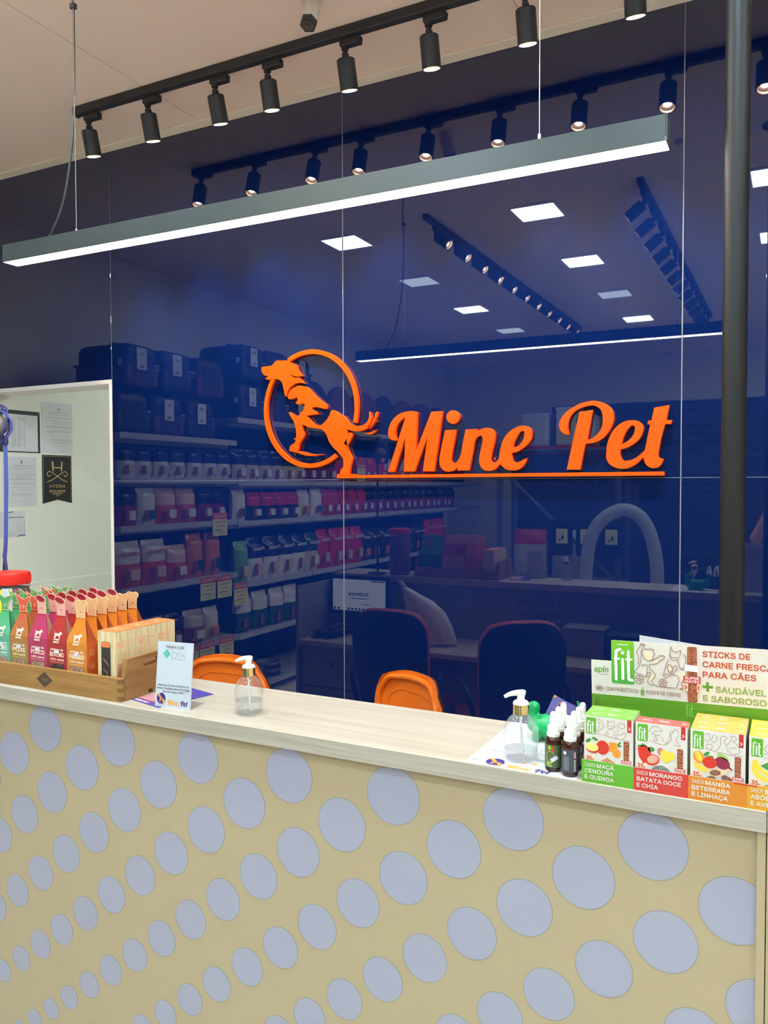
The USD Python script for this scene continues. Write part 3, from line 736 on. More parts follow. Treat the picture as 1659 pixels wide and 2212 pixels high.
# three long boxes standing one behind the other
M_grain('streaked_card', (238, 216, 170), (208, 184, 134), (120, 120, 6), 0.55, lo=0.42, hi=0.62, noise=2.0)
M('card_orange_top', (236, 132, 74), 0.5); M('print_salmon', (238, 178, 140), 0.6); M('print_brown', (176, 130, 90), 0.6)
bx = None
for k in range(3):
    lab = f'cream streaked snack box with an orange top, {["front", "middle", "rear"][k]} of the three at the crate\'s end'
    if bx is not None:
        dup(bx, lab, (-1.5005, 1.436 + 0.0702 * k, ZK), 0); continue
    bx = t = thing('chew_box', lab, 'snack box', (-1.5005, 1.436, ZK), 0, 'cream snack boxes in the crate')
    part('carton', box(-0.030, 0.030, 0, 0.0698, 0, 0.153, 0.0006), LOOK['streaked_card'], t)
    part('lid', box(-0.0302, 0.0302, 0.0003, 0.0695, 0.1531, 0.1545, 0.0004), LOOK['card_orange_top'], t)
    FT = face((0, 0, 0.1546), (1, 0, 0), (0, 1, 0))
    pr(t, 'lid_fold', [line([(-0.029, 0.002), (-0.012, 0.010), (0.012, 0.010), (0.029, 0.002)], 0.0006), line([(-0.029, 0.067), (-0.012, 0.060), (0.012, 0.060), (0.029, 0.067)], 0.0006)], LOOK['print_brown'], FT)
    pr(t, 'lid_lettering', words('chew', 0.006, True, 0, 0.032, anchor='c') if False else rrect(-0.006, 0.032, 0.006, 0.036, 0.001), LOOK['print_cream'], FT)
    F = face((0, 0, 0))
    pr(t, 'window', rrect(-0.0175, 0.012, 0.013, 0.128, 0.006), LOOK['window_film'], F, 0, label='dark clear window showing the chews')
    pr(t, 'window_label', rrect(-0.0165, 0.114, 0.012, 0.127, 0.005), LOOK['card_orange_top'], F, 0.0004)
    part('chew', cat(*[tube(bez(p, 4), 0.0032, 7) for p in ([(-0.014, 0.0026, 0.088), (-0.004, 0.0022, 0.080), (0.008, 0.0024, 0.068)], [(-0.013, 0.0026, 0.060), (0.000, 0.0022, 0.052), (0.009, 0.0024, 0.020)], [(-0.012, 0.0026, 0.034), (-0.004, 0.0024, 0.022), (0.004, 0.0026, 0.014)])]), LOOK['treats'], t, True)
    S = face((0.030, 0, 0), (0, 1, 0), (0, 0, 1))
    pr(t, 'side_square', rrect(0.006, 0.112, 0.024, 0.128), LOOK['print_salmon'], S)
    pr(t, 'side_line', [sg.box(0.029, z, 0.062, z + w) for z, w in ((0.1265, 0.002), (0.1225, 0.0012), (0.1175, 0.0009), (0.1125, 0.0009))], LOOK['print_salmon'], S)
    pr(t, 'side_fringe', [sg.Polygon([(0.006 + q * 0.0055, 0.102), (0.0085 + q * 0.0055, 0.102), (0.0075 + q * 0.0055, 0.086 - 0.003 * (q % 3))]) for q in range(11)] + [rrect(0.004, 0.03, 0.066, 0.078)], LOOK['print_salmon'], S)
    pr(t, 'side_rule', [sg.box(0.006, z, 0.064, z + 0.001) for z in np.arange(0.036, 0.075, 0.006)], LOOK['print_brown'], S, 0.0004)

# jar with the red lid
M('lid_red', (232, 48, 36), 0.35); M('label_yellow', (238, 232, 40), 0.5)
def M_clear(name, tint, edge, milk=0.0, rough=0.02):
    """Thin clear plastic: light passes straight through, the edges glint, a little milkiness."""
    nodes = {'t': ('transparent_bsdf', {'color': tint}), 'g': ('glossy_bsdf', {'color': (1, 1, 1), 'roughness': rough}), 'd': ('diffuse_bsdf', {'color': (0.9, 0.9, 0.92)}),
             'lw': ('layer_weight', {'blend': 0.5}), 'pw': ('math', {'math_type': 'power', 'value2': 2.4}), 'ma': ('math', {'math_type': 'multiply_add', 'value2': edge, 'value3': 0.03}),
             'm1': ('mix_closure', {'fac': milk}), 'm2': ('mix_closure', {})}
    LOOK[name] = usdkit.material(stage, '/World/Looks/' + name, nodes, [('lw.facing', 'pw.value1'), ('pw.value', 'ma.value1'), ('t.BSDF', 'm1.closure1'), ('d.BSDF', 'm1.closure2'), ('ma.value', 'm2.fac'), ('m1.closure', 'm2.closure1'), ('g.BSDF', 'm2.closure2')], surface='m2.closure')
M_clear('clear_plastic', (0.955, 0.955, 0.96), 0.55, 0.05)
M_clear('frosted_plastic', (0.97, 0.97, 0.98), 0.50, 0.12, 0.08)
M_clear('gel', (0.95, 0.955, 0.965), 0.50, 0.03)
M_noise('brown_treats', (96, 54, 44), (150, 98, 82), 90, 0.5, lo=0.4, hi=0.6)
t = thing('treat_jar', 'big clear treat jar with a red screw lid behind the snack crate', 'jar', (-2.062, 1.60, TOP))
def shell(outer, w=0.0, n=48):
    m = lathe(outer + [(0.0, outer[-1][1])], n)
    if m.volume < 0: m.invert()
    return m
part('jar', shell([(0.0, 0.0), (0.054, 0.0), (0.060, 0.006), (0.062, 0.02), (0.062, 0.20), (0.059, 0.225), (0.055, 0.236), (0.055, 0.244)]), LOOK['clear_plastic'], t, 40)
part('treats', lathe([(0, 0.003), (0.056, 0.004), (0.0595, 0.02), (0.0595, 0.20), (0.056, 0.222), (0.0, 0.226)], 40), LOOK['brown_treats'], t, 40)
part('lid', lathe([(0.0565, 0.234), (0.0595, 0.234), (0.0602, 0.238), (0.0602, 0.262), (0.0575, 0.268), (0.0, 0.270)], 56), LOOK['lid_red'], t, 35)
part('lid_grip', cat(*[cyl(0.0012, [0.0604 * math.cos(a), 0.0604 * math.sin(a), 0.238], [0.0604 * math.cos(a), 0.0604 * math.sin(a), 0.258], 6) for a in np.arange(60) * PI / 30]), LOOK['lid_red'], t, kind='stuff')
lb = lathe([(0.0624, 0.12), (0.0628, 0.12), (0.0628, 0.222), (0.0606, 0.222)], 72)
keep = lambda m, a0, a1: m.submesh([np.nonzero((np.arctan2(m.triangles_center[:, 1], m.triangles_center[:, 0]) > a0) & (np.arctan2(m.triangles_center[:, 1], m.triangles_center[:, 0]) < a1))[0]], append=True)
part('label_band', keep(lb, -2.9, -0.95), LOOK['label_yellow'], t)
part('paper_label', keep(lathe([(0.0630, 0.16), (0.0633, 0.16), (0.0633, 0.226), (0.0612, 0.226)], 72), -0.95, -0.50), LOOK['paper'], t)

# leash with loops on its countertop stand
M('leash_blue', (62, 76, 150), 0.6); M('leash_navy', (46, 46, 98), 0.6); M('rubber_grey', (122, 116, 110), 0.6)
t = thing('leash_stand', 'slim countertop stand, mostly past the picture edge behind the jar', 'stand', (-2.185, 1.645, TOP))
part('foot', rbox(-0.05, 0.05, -0.03, 0.035, 0, 0.012, 0.005, 10), LOOK['black_metal'], t)
part('post', cyl(0.006, [0, 0, 0.01], [0, 0, 0.80], 14), LOOK['black_metal'], t)
part('arm', tube(bez([(0, 0, 0.79), (0.008, 0, 0.802), (0.022, 0, 0.790), (0.027, 0, 0.775)], 5), 0.003, 8), LOOK['black_metal'], t, True)
def ribbon(pts, w, th, nrm):
    p = bez(pts, 6); d = np.gradient(p, axis=0); d /= np.linalg.norm(d, axis=1, keepdims=True)
    nn = np.array(nrm, float); side = np.cross(d, nn); side /= np.linalg.norm(side, axis=1, keepdims=True)
    up = np.cross(side, d)
    v = np.stack([p + side * w / 2 + up * th / 2, p - side * w / 2 + up * th / 2, p - side * w / 2 - up * th / 2, p + side * w / 2 - up * th / 2], 1).reshape(-1, 3)
    f = []
    for i in range(len(p) - 1):
        for j in range(4):
            a, b = i * 4 + j, i * 4 + (j + 1) % 4
            f += [(a, b, b + 4), (a, b + 4, a + 4)]
    k = len(v) - 4
    f += [(0, 2, 1), (0, 3, 2), (k, k + 1, k + 2), (k, k + 2, k + 3)]
    m = trimesh.Trimesh(v, f, process=False)
    if m.volume < 0: m.invert()
    return m
NC = (math.sin(YAW + 0.43), -math.cos(YAW + 0.43), 0)
t = thing('dog_leash', 'blue nylon dog leash hanging in loops round a grey ball behind the red-lidded jar', 'leash', (-2.13, 1.645, TOP))
part('strap', ribbon([(0.006, 0, 0.66), (0.0075, 0, 0.55), (0.004, 0, 0.45), (0.000, 0, 0.35), (-0.006, 0, 0.305)], 0.0115, 0.002, NC), LOOK['leash_blue'], t)
part('strap_end', ribbon([(-0.006, 0.002, 0.315), (-0.010, 0.002, 0.27), (-0.008, 0.002, 0.235)], 0.010, 0.002, NC), LOOK['ink_black'], t)
part('strap_end', ribbon([(-0.008, 0.000, 0.315), (0.000, 0.0, 0.27), (0.004, 0.0, 0.235)], 0.010, 0.002, NC), LOOK['leash_navy'], t)
for q, (rx, rz, zc, a, c) in enumerate(((0.040, 0.060, 0.705, 0.3, 'leash_navy'), (0.046, 0.052, 0.700, -0.25, 'leash_blue'), (0.034, 0.064, 0.712, 0.0, 'leash_navy'))):
    ang = np.linspace(0, 2 * PI, 17)
    ring = [(-0.024 + rx * math.cos(x + a), 0.012 * math.sin(2 * x + q), zc + rz * math.sin(x + a)) for x in ang]
    part('loop', tube(bez(ring, 4), 0.0034, 8), LOOK[c], t, True)
part('clasp', rbox(-0.004, 0.014, -0.006, 0.006, 0.645, 0.672, 0.003, 8), LOOK['leash_navy'], t)
b = trimesh.creation.icosphere(3, 0.034); b.apply_translation([-0.034, 0, 0.705])
part('ball', b, LOOK['rubber_grey'], t, True)

# the payment sign
M('sign_white', (200, 207, 216), 0.25); M('pix_teal', (76, 184, 164), 0.5); M('pix_grey', (150, 152, 158), 0.5); M('brand_purple', (60, 42, 128), 0.5); M('brand_amber', (240, 164, 66), 0.5); M('acrylic', (235, 238, 240), 0.1)
t = thing('payment_sign', 'small white upright payment sign with teal and purple print in front of the crate', 'sign', (-1.2945, 1.437, TOP), 5.8)
SWd, SHt = 0.0985, 0.1535
ta = math.radians(6.0)
PF = face((-SWd / 2, -0.0002, 0.0), (1, 0, 0), (0, math.sin(ta), math.cos(ta)))
pm = solid(rrect(0, 0, SWd, SHt, 0.001), 0.003); pm.apply_translation([0, 0, -0.003])
part('panel', on(pm, PF), LOOK['sign_white'], t)
part('foot', box(-SWd / 2, SWd / 2, 0.003, 0.062, 0.0, 0.0024, 0.0006), LOOK['clear_plastic'], t, label='clear acrylic foot')
U = lambda f: f * SWd
V = lambda f: (1 - f) * SHt
pr(t, 'lettering', [words('PAGUE COM', 0.0058, False, U(0.5), V(0.098), anchor='c', width=U(0.49)), words('Chave pix: 12.041.038/0001-91', 0.0046, False, U(0.5), V(0.677), anchor='c', width=U(0.88)), words('Nome: Caroline Veloso Pet Shop', 0.0046, False, U(0.5), V(0.725), anchor='c', width=U(0.93)), words('Tipo De Chave: CNPJ', 0.0046, False, U(0.5), V(0.772), anchor='c', width=U(0.62))], LOOK['ink'], PF)
q = []
for dx, dy in ((0, 1), (0, -1), (1, 0), (-1, 0)):
    q += each(sa.rotate(rrect(-0.0036, -0.0036, 0.0036, 0.0036, 0.0012), 45).buffer(0)) and [sa.translate(sa.rotate(rrect(-0.0036, -0.0036, 0.0036, 0.0036, 0.0012), 45), U(0.27) + dx * 0.0056, V(0.185) + dy * 0.0056)]
pr(t, 'pix_emblem', q, LOOK['pix_teal'], PF)
b0 = V(0.232)
pr(t, 'pix_lettering', [line([(U(0.42), b0 - 0.006), (U(0.42), b0 + 0.008), (U(0.45), b0 + 0.0115), (U(0.52), b0 + 0.0115), (U(0.555), b0 + 0.008), (U(0.555), b0 + 0.004), (U(0.52), b0), (U(0.43), b0)], 0.0010, 3), line([(U(0.62), b0), (U(0.62), b0 + 0.0115)], 0.0010), line([(U(0.62), b0 + 0.0145), (U(0.62), b0 + 0.0152)], 0.0011), line([(U(0.67), b0), (U(0.80), b0 + 0.0115)], 0.0010), line([(U(0.67), b0 + 0.0115), (U(0.80), b0)], 0.0010), sg.box(U(0.47), b0 - 0.0047, U(0.80), b0 - 0.0040)], LOOK['pix_grey'], PF)
def brand(parent, F, x, y, w, c1, c2, disc_c=None, prefix=''):
    """The shop's mark: disc with the dog, then the two script words, as flat print of total width w."""
    s = w / 1.68
    def tr(shp): return sa.translate(sa.scale(shp, s, s, origin=(0, 0)), x, y)
    if disc_c:
        pr(parent, 'brand_disc', tr(ell(0.166, 0.3225, 0.236, 0.249)), disc_c, F)
    pr(parent, 'brand_dog', [tr(poly(SIGN[k], 2)) for k in ('head', 'body')], c1, F, 0.0003)
    wd = [tr(sa.translate(poly(SIGN[k], 2), 0, 0)) for k in ('M', 'dot')] + [tr(poly(SIGN['ine'], 2).difference(poly(SIGN['ehole'], 2)))]
    pr(parent, 'brand_word', wd, c1, F)
    pr(parent, 'brand_word', [tr(poly(SIGN['P'], 2)), tr(poly(SIGN['et'], 2).difference(poly(SIGN['ethole'], 2)))], c2, F)
brand(t, PF, 0.0085, 0.0040, 0.086, LOOK['brand_amber'], LOOK['brand_purple'], LOOK['brand_purple'])

# brochures lying under and beside the sign
M('brochure_purple', (86, 74, 160), 0.35); M('brochure_rose', (206, 96, 112), 0.4)
t = thing('brochure', 'purple and rose brochure lying flat beneath the payment sign', 'brochure', (-1.362, 1.515, TOP), -14)
part('sheet', box(-0.056, 0.056, -0.080, 0.080, 0, 0.0016), LOOK['brochure_purple'], t)
FT = face((0, 0, 0.0016), (1, 0, 0), (0, 1, 0))
pr(t, 'rose_field', rrect(-0.054, -0.062, 0.010, 0.055), LOOK['brochure_rose'], FT)
pr(t, 'line_print', [sg.box(-0.050, y, -0.050 + w, y + 0.002) for y, w in zip(np.arange(-0.056, 0.05, 0.008), [0.05, 0.055, 0.048, 0.056, 0.05, 0.052, 0.047, 0.055, 0.05, 0.046, 0.054, 0.05, 0.05, 0.048])], LOOK['print_white'], FT, 0.0004)
pr(t, 'title', words('MINE PET', 0.008, True, -0.05, -0.076, slant=0.2), LOOK['print_white'], FT)

# pump bottles
M('dip_white', (226, 226, 224), 0.4)
M('gold_collar', (232, 204, 140), 0.16, metallic=1.0)
def pump_bottle(label, loc, turn, level, glass):
    t = thing('pump_bottle', label, 'bottle', loc, turn, 'clear pump bottles on the counter')
    part('bottle', shell([(0, 0), (0.026, 0.0), (0.031, 0.004), (0.0325, 0.010), (0.0330, 0.045), (0.0322, 0.056), (0.0290, 0.067), (0.0235, 0.077), (0.0170, 0.083), (0.0140, 0.0855), (0.0135, 0.0875)], 0.0014), LOOK[glass], t, 40)
    part('gel', lathe([(0, 0.0018), (0.025, 0.0018), (0.0292, 0.0055), (0.0308, 0.011), (0.0313, min(level, 0.045)), (0.0, level + 0.0004)], 40), LOOK['gel'], t, 40)
    part('dip_tube', tube(bez([(0, 0, 0.086), (0, 0, 0.06), (0.002, 0, 0.03), (0.006, 0, 0.006)], 5), 0.0026, 10), LOOK['dip_white'], t, True)
    part('gold_collar', lathe([(0.0142, 0.0868), (0.0150, 0.0870), (0.0150, 0.1045), (0.0138, 0.1055), (0, 0.1055)], 40), LOOK['gold_collar'], t, 35)
    part('pump_cap', lathe([(0.0, 0.1050), (0.0150, 0.1050), (0.0152, 0.1075), (0.0125, 0.1110), (0.0075, 0.1120), (0.0072, 0.121), (0, 0.121)], 36), LOOK['white_plastic'], t, 35)
    path = bez([(0.0085, 0, 0.1255), (0.0, 0, 0.1262), (-0.012, 0, 0.1252), (-0.022, 0, 0.1225), (-0.031, 0, 0.1175)], 6)
    hd = tube(path, np.interp(np.arange(len(path)), [0, 3, 8, len(path) - 1], [0.0050, 0.0064, 0.0058, 0.0032]), 14)
    part('nozzle', cat(hd, cyl(0.0072, [0, 0, 0.119], [0, 0, 0.1262], 24)), LOOK['white_plastic'], t, 40)
    return t
pump_bottle('clear pump bottle with a gold collar alone on the worktop beside the payment sign', (-1.111, 1.487, TOP), 15, 0.030, 'clear_plastic')
pump_bottle('cloudy pump bottle with a gold collar standing on the printed sheet', (-0.461, 1.466, TOP + 0.0006), 20, 0.020, 'frosted_plastic')

# printed sheet
t = thing('printed_sheet', 'white printed sheet lying under the pump bottle and dropper bottles', 'sheet of paper', (0, 0, TOP))
part('sheet', box(-0.5505, -0.3405, 1.4015, 1.6885, 0, 0.0005), LOOK['paper'], t)
FT = face((-0.5505, 1.402, 0.0005), (1, 0, 0), (0, 1, 0))
brand(t, FT, 0.040, 0.001, 0.125, LOOK['brand_amber'], LOOK['brand_purple'], LOOK['brand_purple'])
pr(t, 'small_print', [words('ADT', 0.006, False, 0.008, 0.020, slant=0.1), words('cuidados', 0.006, False, 0.028, 0.085)] if False else [sg.box(0.006, 0.018, 0.020, 0.0195), sg.box(0.007, 0.0215, 0.018, 0.0230), sg.box(0.020, 0.085, 0.045, 0.087), sg.box(0.118, 0.060, 0.160, 0.0615), sg.box(0.118, 0.066, 0.165, 0.0675), sg.box(0.118, 0.072, 0.158, 0.0735)], LOOK['pix_grey'], FT)
pr(t, 'amber_mark', [ell(0.100, 0.044, 0.006, 0.004), ell(0.122, 0.044, 0.006, 0.004)], LOOK['brand_amber'], FT)
pr(t, 'swirl_print', [line([(0.125 + 0.014 * math.cos(a) * (1 + 0.3 * math.cos(5 * a)), 0.115 + 0.016 * math.sin(a) * (1 + 0.3 * math.cos(5 * a))) for a in np.linspace(0, 2 * PI, 24)], 0.0012, 2)], LOOK['pix_grey'], FT)

# dropper bottles
M('amber_glass', (58, 26, 16), 0.06, specular_ior_level=0.7); M('label_green', (84, 104, 64), 0.5); M('label_slate', (70, 74, 86), 0.5); M('leaf_green', (150, 186, 60), 0.5); M('chili_red', (206, 60, 40), 0.5); M('label_pink', (214, 160, 176), 0.5)
def dropper(label, loc, turn, look):
    t = thing('dropper_bottle', label, 'bottle', loc, turn, 'dropper bottles beside the carton display')
    part('bottle', lathe([(0, 0), (0.0130, 0), (0.0145, 0.002), (0.0148, 0.006), (0.0148, 0.052), (0.0138, 0.058), (0.0100, 0.0635), (0.0085, 0.067), (0, 0.067)], 36), LOOK['amber_glass'], t, 40)
    part('label', lathe([(0.01485, 0.008), (0.01500, 0.008), (0.01500, 0.049), (0.01485, 0.049)], 40), LOOK[look], t, 35)
    part('cap', lathe([(0, 0.0625), (0.0112, 0.0625), (0.0116, 0.064), (0.0116, 0.0685), (0.0104, 0.0695), (0.0104, 0.0800), (0.0092, 0.0820), (0, 0.0820)], 36), LOOK['white_plastic'], t, 35)
    part('bulb', lathe([(0.0070, 0.0815), (0.0062, 0.0850), (0.0060, 0.098), (0.0054, 0.1035), (0.0034, 0.1065), (0, 0.1075)], 28), LOOK['white_plastic'], t, 40)
    def wrap(shp, name, mat, a0, lift):
        m = solid(shp, 0.0002)
        v = np.array(trimesh.remesh.subdivide_to_size(m.vertices, m.faces, 0.003)[0]); f = trimesh.remesh.subdivide_to_size(m.vertices, m.faces, 0.003)[1]
        a = a0 + v[:, 0] / 0.015; r = 0.01505 + lift + v[:, 2]
        part(name, trimesh.Trimesh(np.stack([r * np.cos(a), r * np.sin(a), v[:, 1]], 1), f, process=False), mat, t)
    if look == 'label_green':
        wrap(ell(-0.006, 0.044, 0.0032, 0.0042), 'leaf_print', LOOK['leaf_green'], -PI / 2, 0)
        wrap(ell(0.000, 0.041, 0.0022, 0.0062, 15), 'chili_print', LOOK['chili_red'], -PI / 2, 0)
        wrap(ell(-0.005, 0.028, 0.008, 0.010).difference(ell(-0.005, 0.028, 0.0074, 0.0094)), 'ring_print', LOOK['flap_bone_rim'], -PI / 2, 0)
        wrap(ell(-0.007, 0.016, 0.006, 0.0035, 20), 'leaf_print', LOOK['leaf_green'], -PI / 2, 0)
        wrap(sg.box(-0.009, 0.0105, -0.001, 0.0118), 'word_print', LOOK['print_cream'], -PI / 2, 0)
        wrap(sa.rotate(sg.box(-0.004, 0.021, 0.010, 0.028), 30), 'price_sticker', LOOK['sticker'], -PI / 2, 0.0003)
    else:
        wrap(ell(-0.008, 0.043, 0.0030, 0.0030), 'badge_print', LOOK['print_white'], -PI / 2, 0)
        for k in range(5):
            wrap(sg.box(-0.010 + 0.0021 * k, 0.012, -0.0092 + 0.0021 * k, 0.038 - 0.002 * (k % 2)), 'text_print', LOOK['pix_grey'], -PI / 2, 0)
        wrap(sg.box(0.0085, 0.034, 0.0125, 0.045), 'pink_print', LOOK['label_pink'], -PI / 2, 0)
        for k in range(8):
            wrap(sg.box(0.0085, 0.011 + 0.0027 * k, 0.0125, 0.0123 + 0.0027 * k), 'bar_print', LOOK['print_white'], -PI / 2, 0)
    return t
dA = dropper('green-labelled dropper bottle with a chili print, front of its row on the sheet', (-0.3905, 1.436, TOP + 0.0006), 12, 'label_green')
dB = dropper('slate-labelled dropper bottle, front one next to the carton display', (-0.3565, 1.4235, TOP + 0.0006), 8, 'label_slate')
for k, (x, y) in enumerate([(-0.3905, 1.4725), (-0.3900, 1.506)]):
    dup(dA, f'dropper bottle {["second", "third"][k]} in the row behind the green-labelled one', (x, y, TOP + 0.0006), 60 + 40 * k)
for k, (x, y) in enumerate([(-0.3575, 1.4555), (-0.3565, 1.488), (-0.3570, 1.521)]):
    dup(dB, f'dropper bottle {["second", "third", "fourth"][k]} in the row behind the slate-labelled one', (x, y, TOP + 0.0006), 30 + 50 * k)

# green animal card holder and the cards in it
M('toy_green', (20, 168, 96), 0.42, subsurface_weight=0.0); M('card_violet', (112, 104, 168), 0.45)
def hull_chain(js):
    out = None
    for a, b in zip(js[:-1], js[1:]):
        h = m3.Manifold.batch_hull([m3.Manifold.sphere(a[3], 20).translate(a[:3]), m3.Manifold.sphere(b[3], 20).translate(b[:3])])
        out = h if out is None else out + h
    return out
def smooth(m, size, it=12):
    mm = man(m.refine_to_length(size)); mm.merge_vertices()
    trimesh.smoothing.filter_taubin(mm, iterations=it)
    return mm
t = thing('card_holder', 'green plastic dinosaur card holder behind the dropper bottles', 'card holder', (-0.425, 1.598, TOP + 0.0006))
body = hull_chain([(-0.046, 0, 0.030, 0.018), (-0.022, 0, 0.028, 0.026), (0.012, 0, 0.030, 0.026), (0.036, 0, 0.040, 0.015), (0.047, 0, 0.058, 0.009), (0.046, 0, 0.076, 0.006), (0.040, 0, 0.084, 0.0035)])
body += hull_chain([(-0.046, 0, 0.034, 0.016), (-0.052, 0, 0.052, 0.012), (-0.050, 0, 0.064, 0.013), (-0.060, -0.004, 0.058, 0.009)])
for x, y in ((-0.036, -0.018), (-0.036, 0.018), (0.014, -0.018), (0.014, 0.018)):
    body += hull_chain([(x, y, 0.022, 0.011), (x - 0.003, y * 1.15, 0.0085, 0.0085)])
body -= m3.Manifold.cube((0.075, 0.006, 0.05)).translate((-0.030, -0.003, 0.036))
bm = smooth(body, 0.005, 10); bm.apply_translation([0, 0, -bm.bounds[0][2]])
part('body', bm, LOOK['toy_green'], t, True)
for s in (-1, 1):
    e = trimesh.creation.icosphere(2, 0.0028); e.apply_translation([-0.058, s * 0.0105 - 0.001, 0.066]); part('eye', e, LOOK['ink_black'], t, True)
    part('nostril', cyl(0.001, [-0.0685, s * 0.003 - 0.004, 0.060], [-0.066, s * 0.003 - 0.004, 0.060], 8), LOOK['ink_black'], t)
part('spine_plate', cat(*[on(solid(sg.Polygon([(-0.004, 0), (0.004, 0), (0, 0.007)]), 0.003), face((x, -0.014, z), (1, 0, 0), (0, 0.4, 1))) for x, z in ((-0.05, 0.072), (-0.036, 0.052), (0.040, 0.056))]), LOOK['toy_green'], t)
for k, (dx, a, col) in enumerate([(0.002, -24, 'card_violet'), (0.004, -18, 'brand_purple')]):
    t = thing('business_card', ['pale violet business card tilted in the green card holder', 'dark purple business card just behind the pale violet one'][k], 'business card', (-0.412 + dx, 1.5975 + 0.0012 * k - 0.0006, TOP + 0.0445))
    cf = face((0, 0, 0.018), (math.cos(math.radians(a)), 0, math.sin(math.radians(a))), (-math.sin(math.radians(a)), 0, math.cos(math.radians(a))))
    cm = solid(sg.box(-0.034, -0.0215, 0.034, 0.0215), 0.0004)
    part('card', on(cm, cf), LOOK[col], t)
    if k == 0:
        pr(t, 'card_disc', ell(-0.010, 0.006, 0.0085, 0.0085).difference(ell(-0.010, 0.006, 0.0078, 0.0078)), LOOK['flap_pink'], cf, 0.0004)
        pr(t, 'card_disc', ell(-0.010, 0.006, 0.0078, 0.0078), LOOK['brand_purple'], cf, 0.0004)
        pr(t, 'card_dog', [sa.translate(sa.scale(poly(SIGN[q], 2), 0.036, 0.036, origin=(0, 0)), -0.0165, -0.0055) for q in ('head', 'body')], LOOK['orange_letter'], cf, 0.0007)
        pr(t, 'card_corner', sg.Polygon([(-0.034, 0.0215), (-0.027, 0.0215), (-0.034, 0.013)]), LOOK['brand_amber'], cf, 0.0004)
        pr(t, 'card_word', words('mine pet', 0.003, False, -0.010, -0.0085, anchor='c'), LOOK['print_white'], cf, 0.0004)

# ------------------------------------------------------------------ carton display with dog sticks
M('board_white', (218, 210, 200), 0.5); M('fit_green', (98, 172, 44), 0.45); M('fit_green_dark', (92, 148, 34), 0.45); M('kraft', (150, 96, 60), 0.8)
M('sab_red', (206, 62, 52), 0.45); M('sab_orange', (214, 132, 38), 0.45); M('sab_amber', (222, 156, 30), 0.45)
M('top_green', (128, 200, 70), 0.3); M('top_red', (238, 92, 84), 0.3); M('top_orange', (250, 172, 84), 0.3); M('top_yellow', (252, 200, 70), 0.3)
M('line_brown', (150, 104, 92), 0.6); M('rust_text', (192, 76, 42), 0.5); M('olive_text', (128, 160, 76), 0.5); M('brown_text', (150, 106, 84), 0.5); M('super_red', (196, 44, 42), 0.5)
M('tint_beige', (236, 214, 182), 0.6); M('pale_peach', (240, 208, 180), 0.6)
M_noise('stick_meat', (124, 62, 40), (190, 118, 84), 320, 0.45, lo=0.4, hi=0.62)
for n_, c_ in dict(f_red=(214, 52, 34), f_orange=(238, 146, 40), f_yellow=(244, 206, 70), f_pale=(246, 224, 120), f_leaf=(70, 140, 52), f_purple=(146, 36, 66), f_rose=(244, 164, 140), f_brown=(132, 82, 64), f_pink=(198, 128, 120), f_lime=(160, 190, 90), f_cream=(238, 196, 150)).items():
    M(n_, c_, 0.5)
M_noise('f_grain', (222, 172, 120), (160, 110, 76), 420, 0.6, lo=0.4, hi=0.6)
M_noise('f_chia', (104, 100, 94), (150, 146, 138), 420, 0.6, lo=0.4, hi=0.6)
M_noise('f_flax', (116, 70, 54), (160, 110, 90), 420, 0.6, lo=0.4, hi=0.6)

DX0, DY0 = -0.331, 1.4045
t = DISP = thing('carton_display', 'printed carton display tray of dog sticks with a tall white and green header', 'display', (DX0, DY0, TOP))
COLW, NC_, DEP, FH = 0.0883, 5, 0.108, 0.0390
part('tray_bottom', box(0, COLW * NC_, 0.0010, DEP, 0, 0.0010), LOOK['kraft'], t)
part('front_flap', box(0, COLW * NC_, 0, 0.0009, 0, FH), LOOK['board_white'], t)
part('tray_side', cat(*[on(solid(sg.Polygon([(0.001, 0.001), (0.001, FH), (0.05, 0.055), (DEP - 0.002, 0.128), (DEP - 0.002, 0.001)]), 0.0009), face((x, 0, 0), (0, 1, 0), (0, 0, 1))) for x in (0.0001, COLW * NC_ - 0.001)]), LOOK['kraft'], t)
F = face((0, 0, 0))
def sab(k, col, l1, l2, l3):
    a = k * COLW
    pr(t, 'flavour_field', sg.box(a + 0.0001, 0, a + COLW, FH), LOOK[col], F, 0, 0.0003)
    x0 = a + 0.0055
    pr(t, 'flavour_lettering', [words('SABOR', 0.0066, False, x0, 0.0278, width=0.0180), words(l1, 0.0066, True, x0 + 0.0205, 0.0278, squeeze=1.12), words(l2, 0.0066, True, x0, 0.0172, squeeze=1.12), words(l3, 0.0066, True, x0, 0.0064, squeeze=1.12)], LOOK['board_white'], F, 0.0003, 0.0002)
sab(0, 'fit_green', 'MAÇÃ', 'CENOURA', 'E QUINOA')
sab(1, 'sab_red', 'MORANGO', 'BATATA DOCE', 'E CHIA')
sab(2, 'sab_orange', 'MANGA', 'BETERRABA', 'E LINHAÇA')
sab(3, 'sab_amber', 'BANANA', 'ABÓBORA', 'E AVEIA')
pr(t, 'flavour_field', sg.box(4 * COLW, 0, 5 * COLW, FH), LOOK['fit_green'], F, 0, 0.0003)
pr(t, 'promo_strip', [sg.box(0.245, 0.0365, 0.280, 0.0385)], LOOK['sab_red'], F, 0.0004, 0.0003)
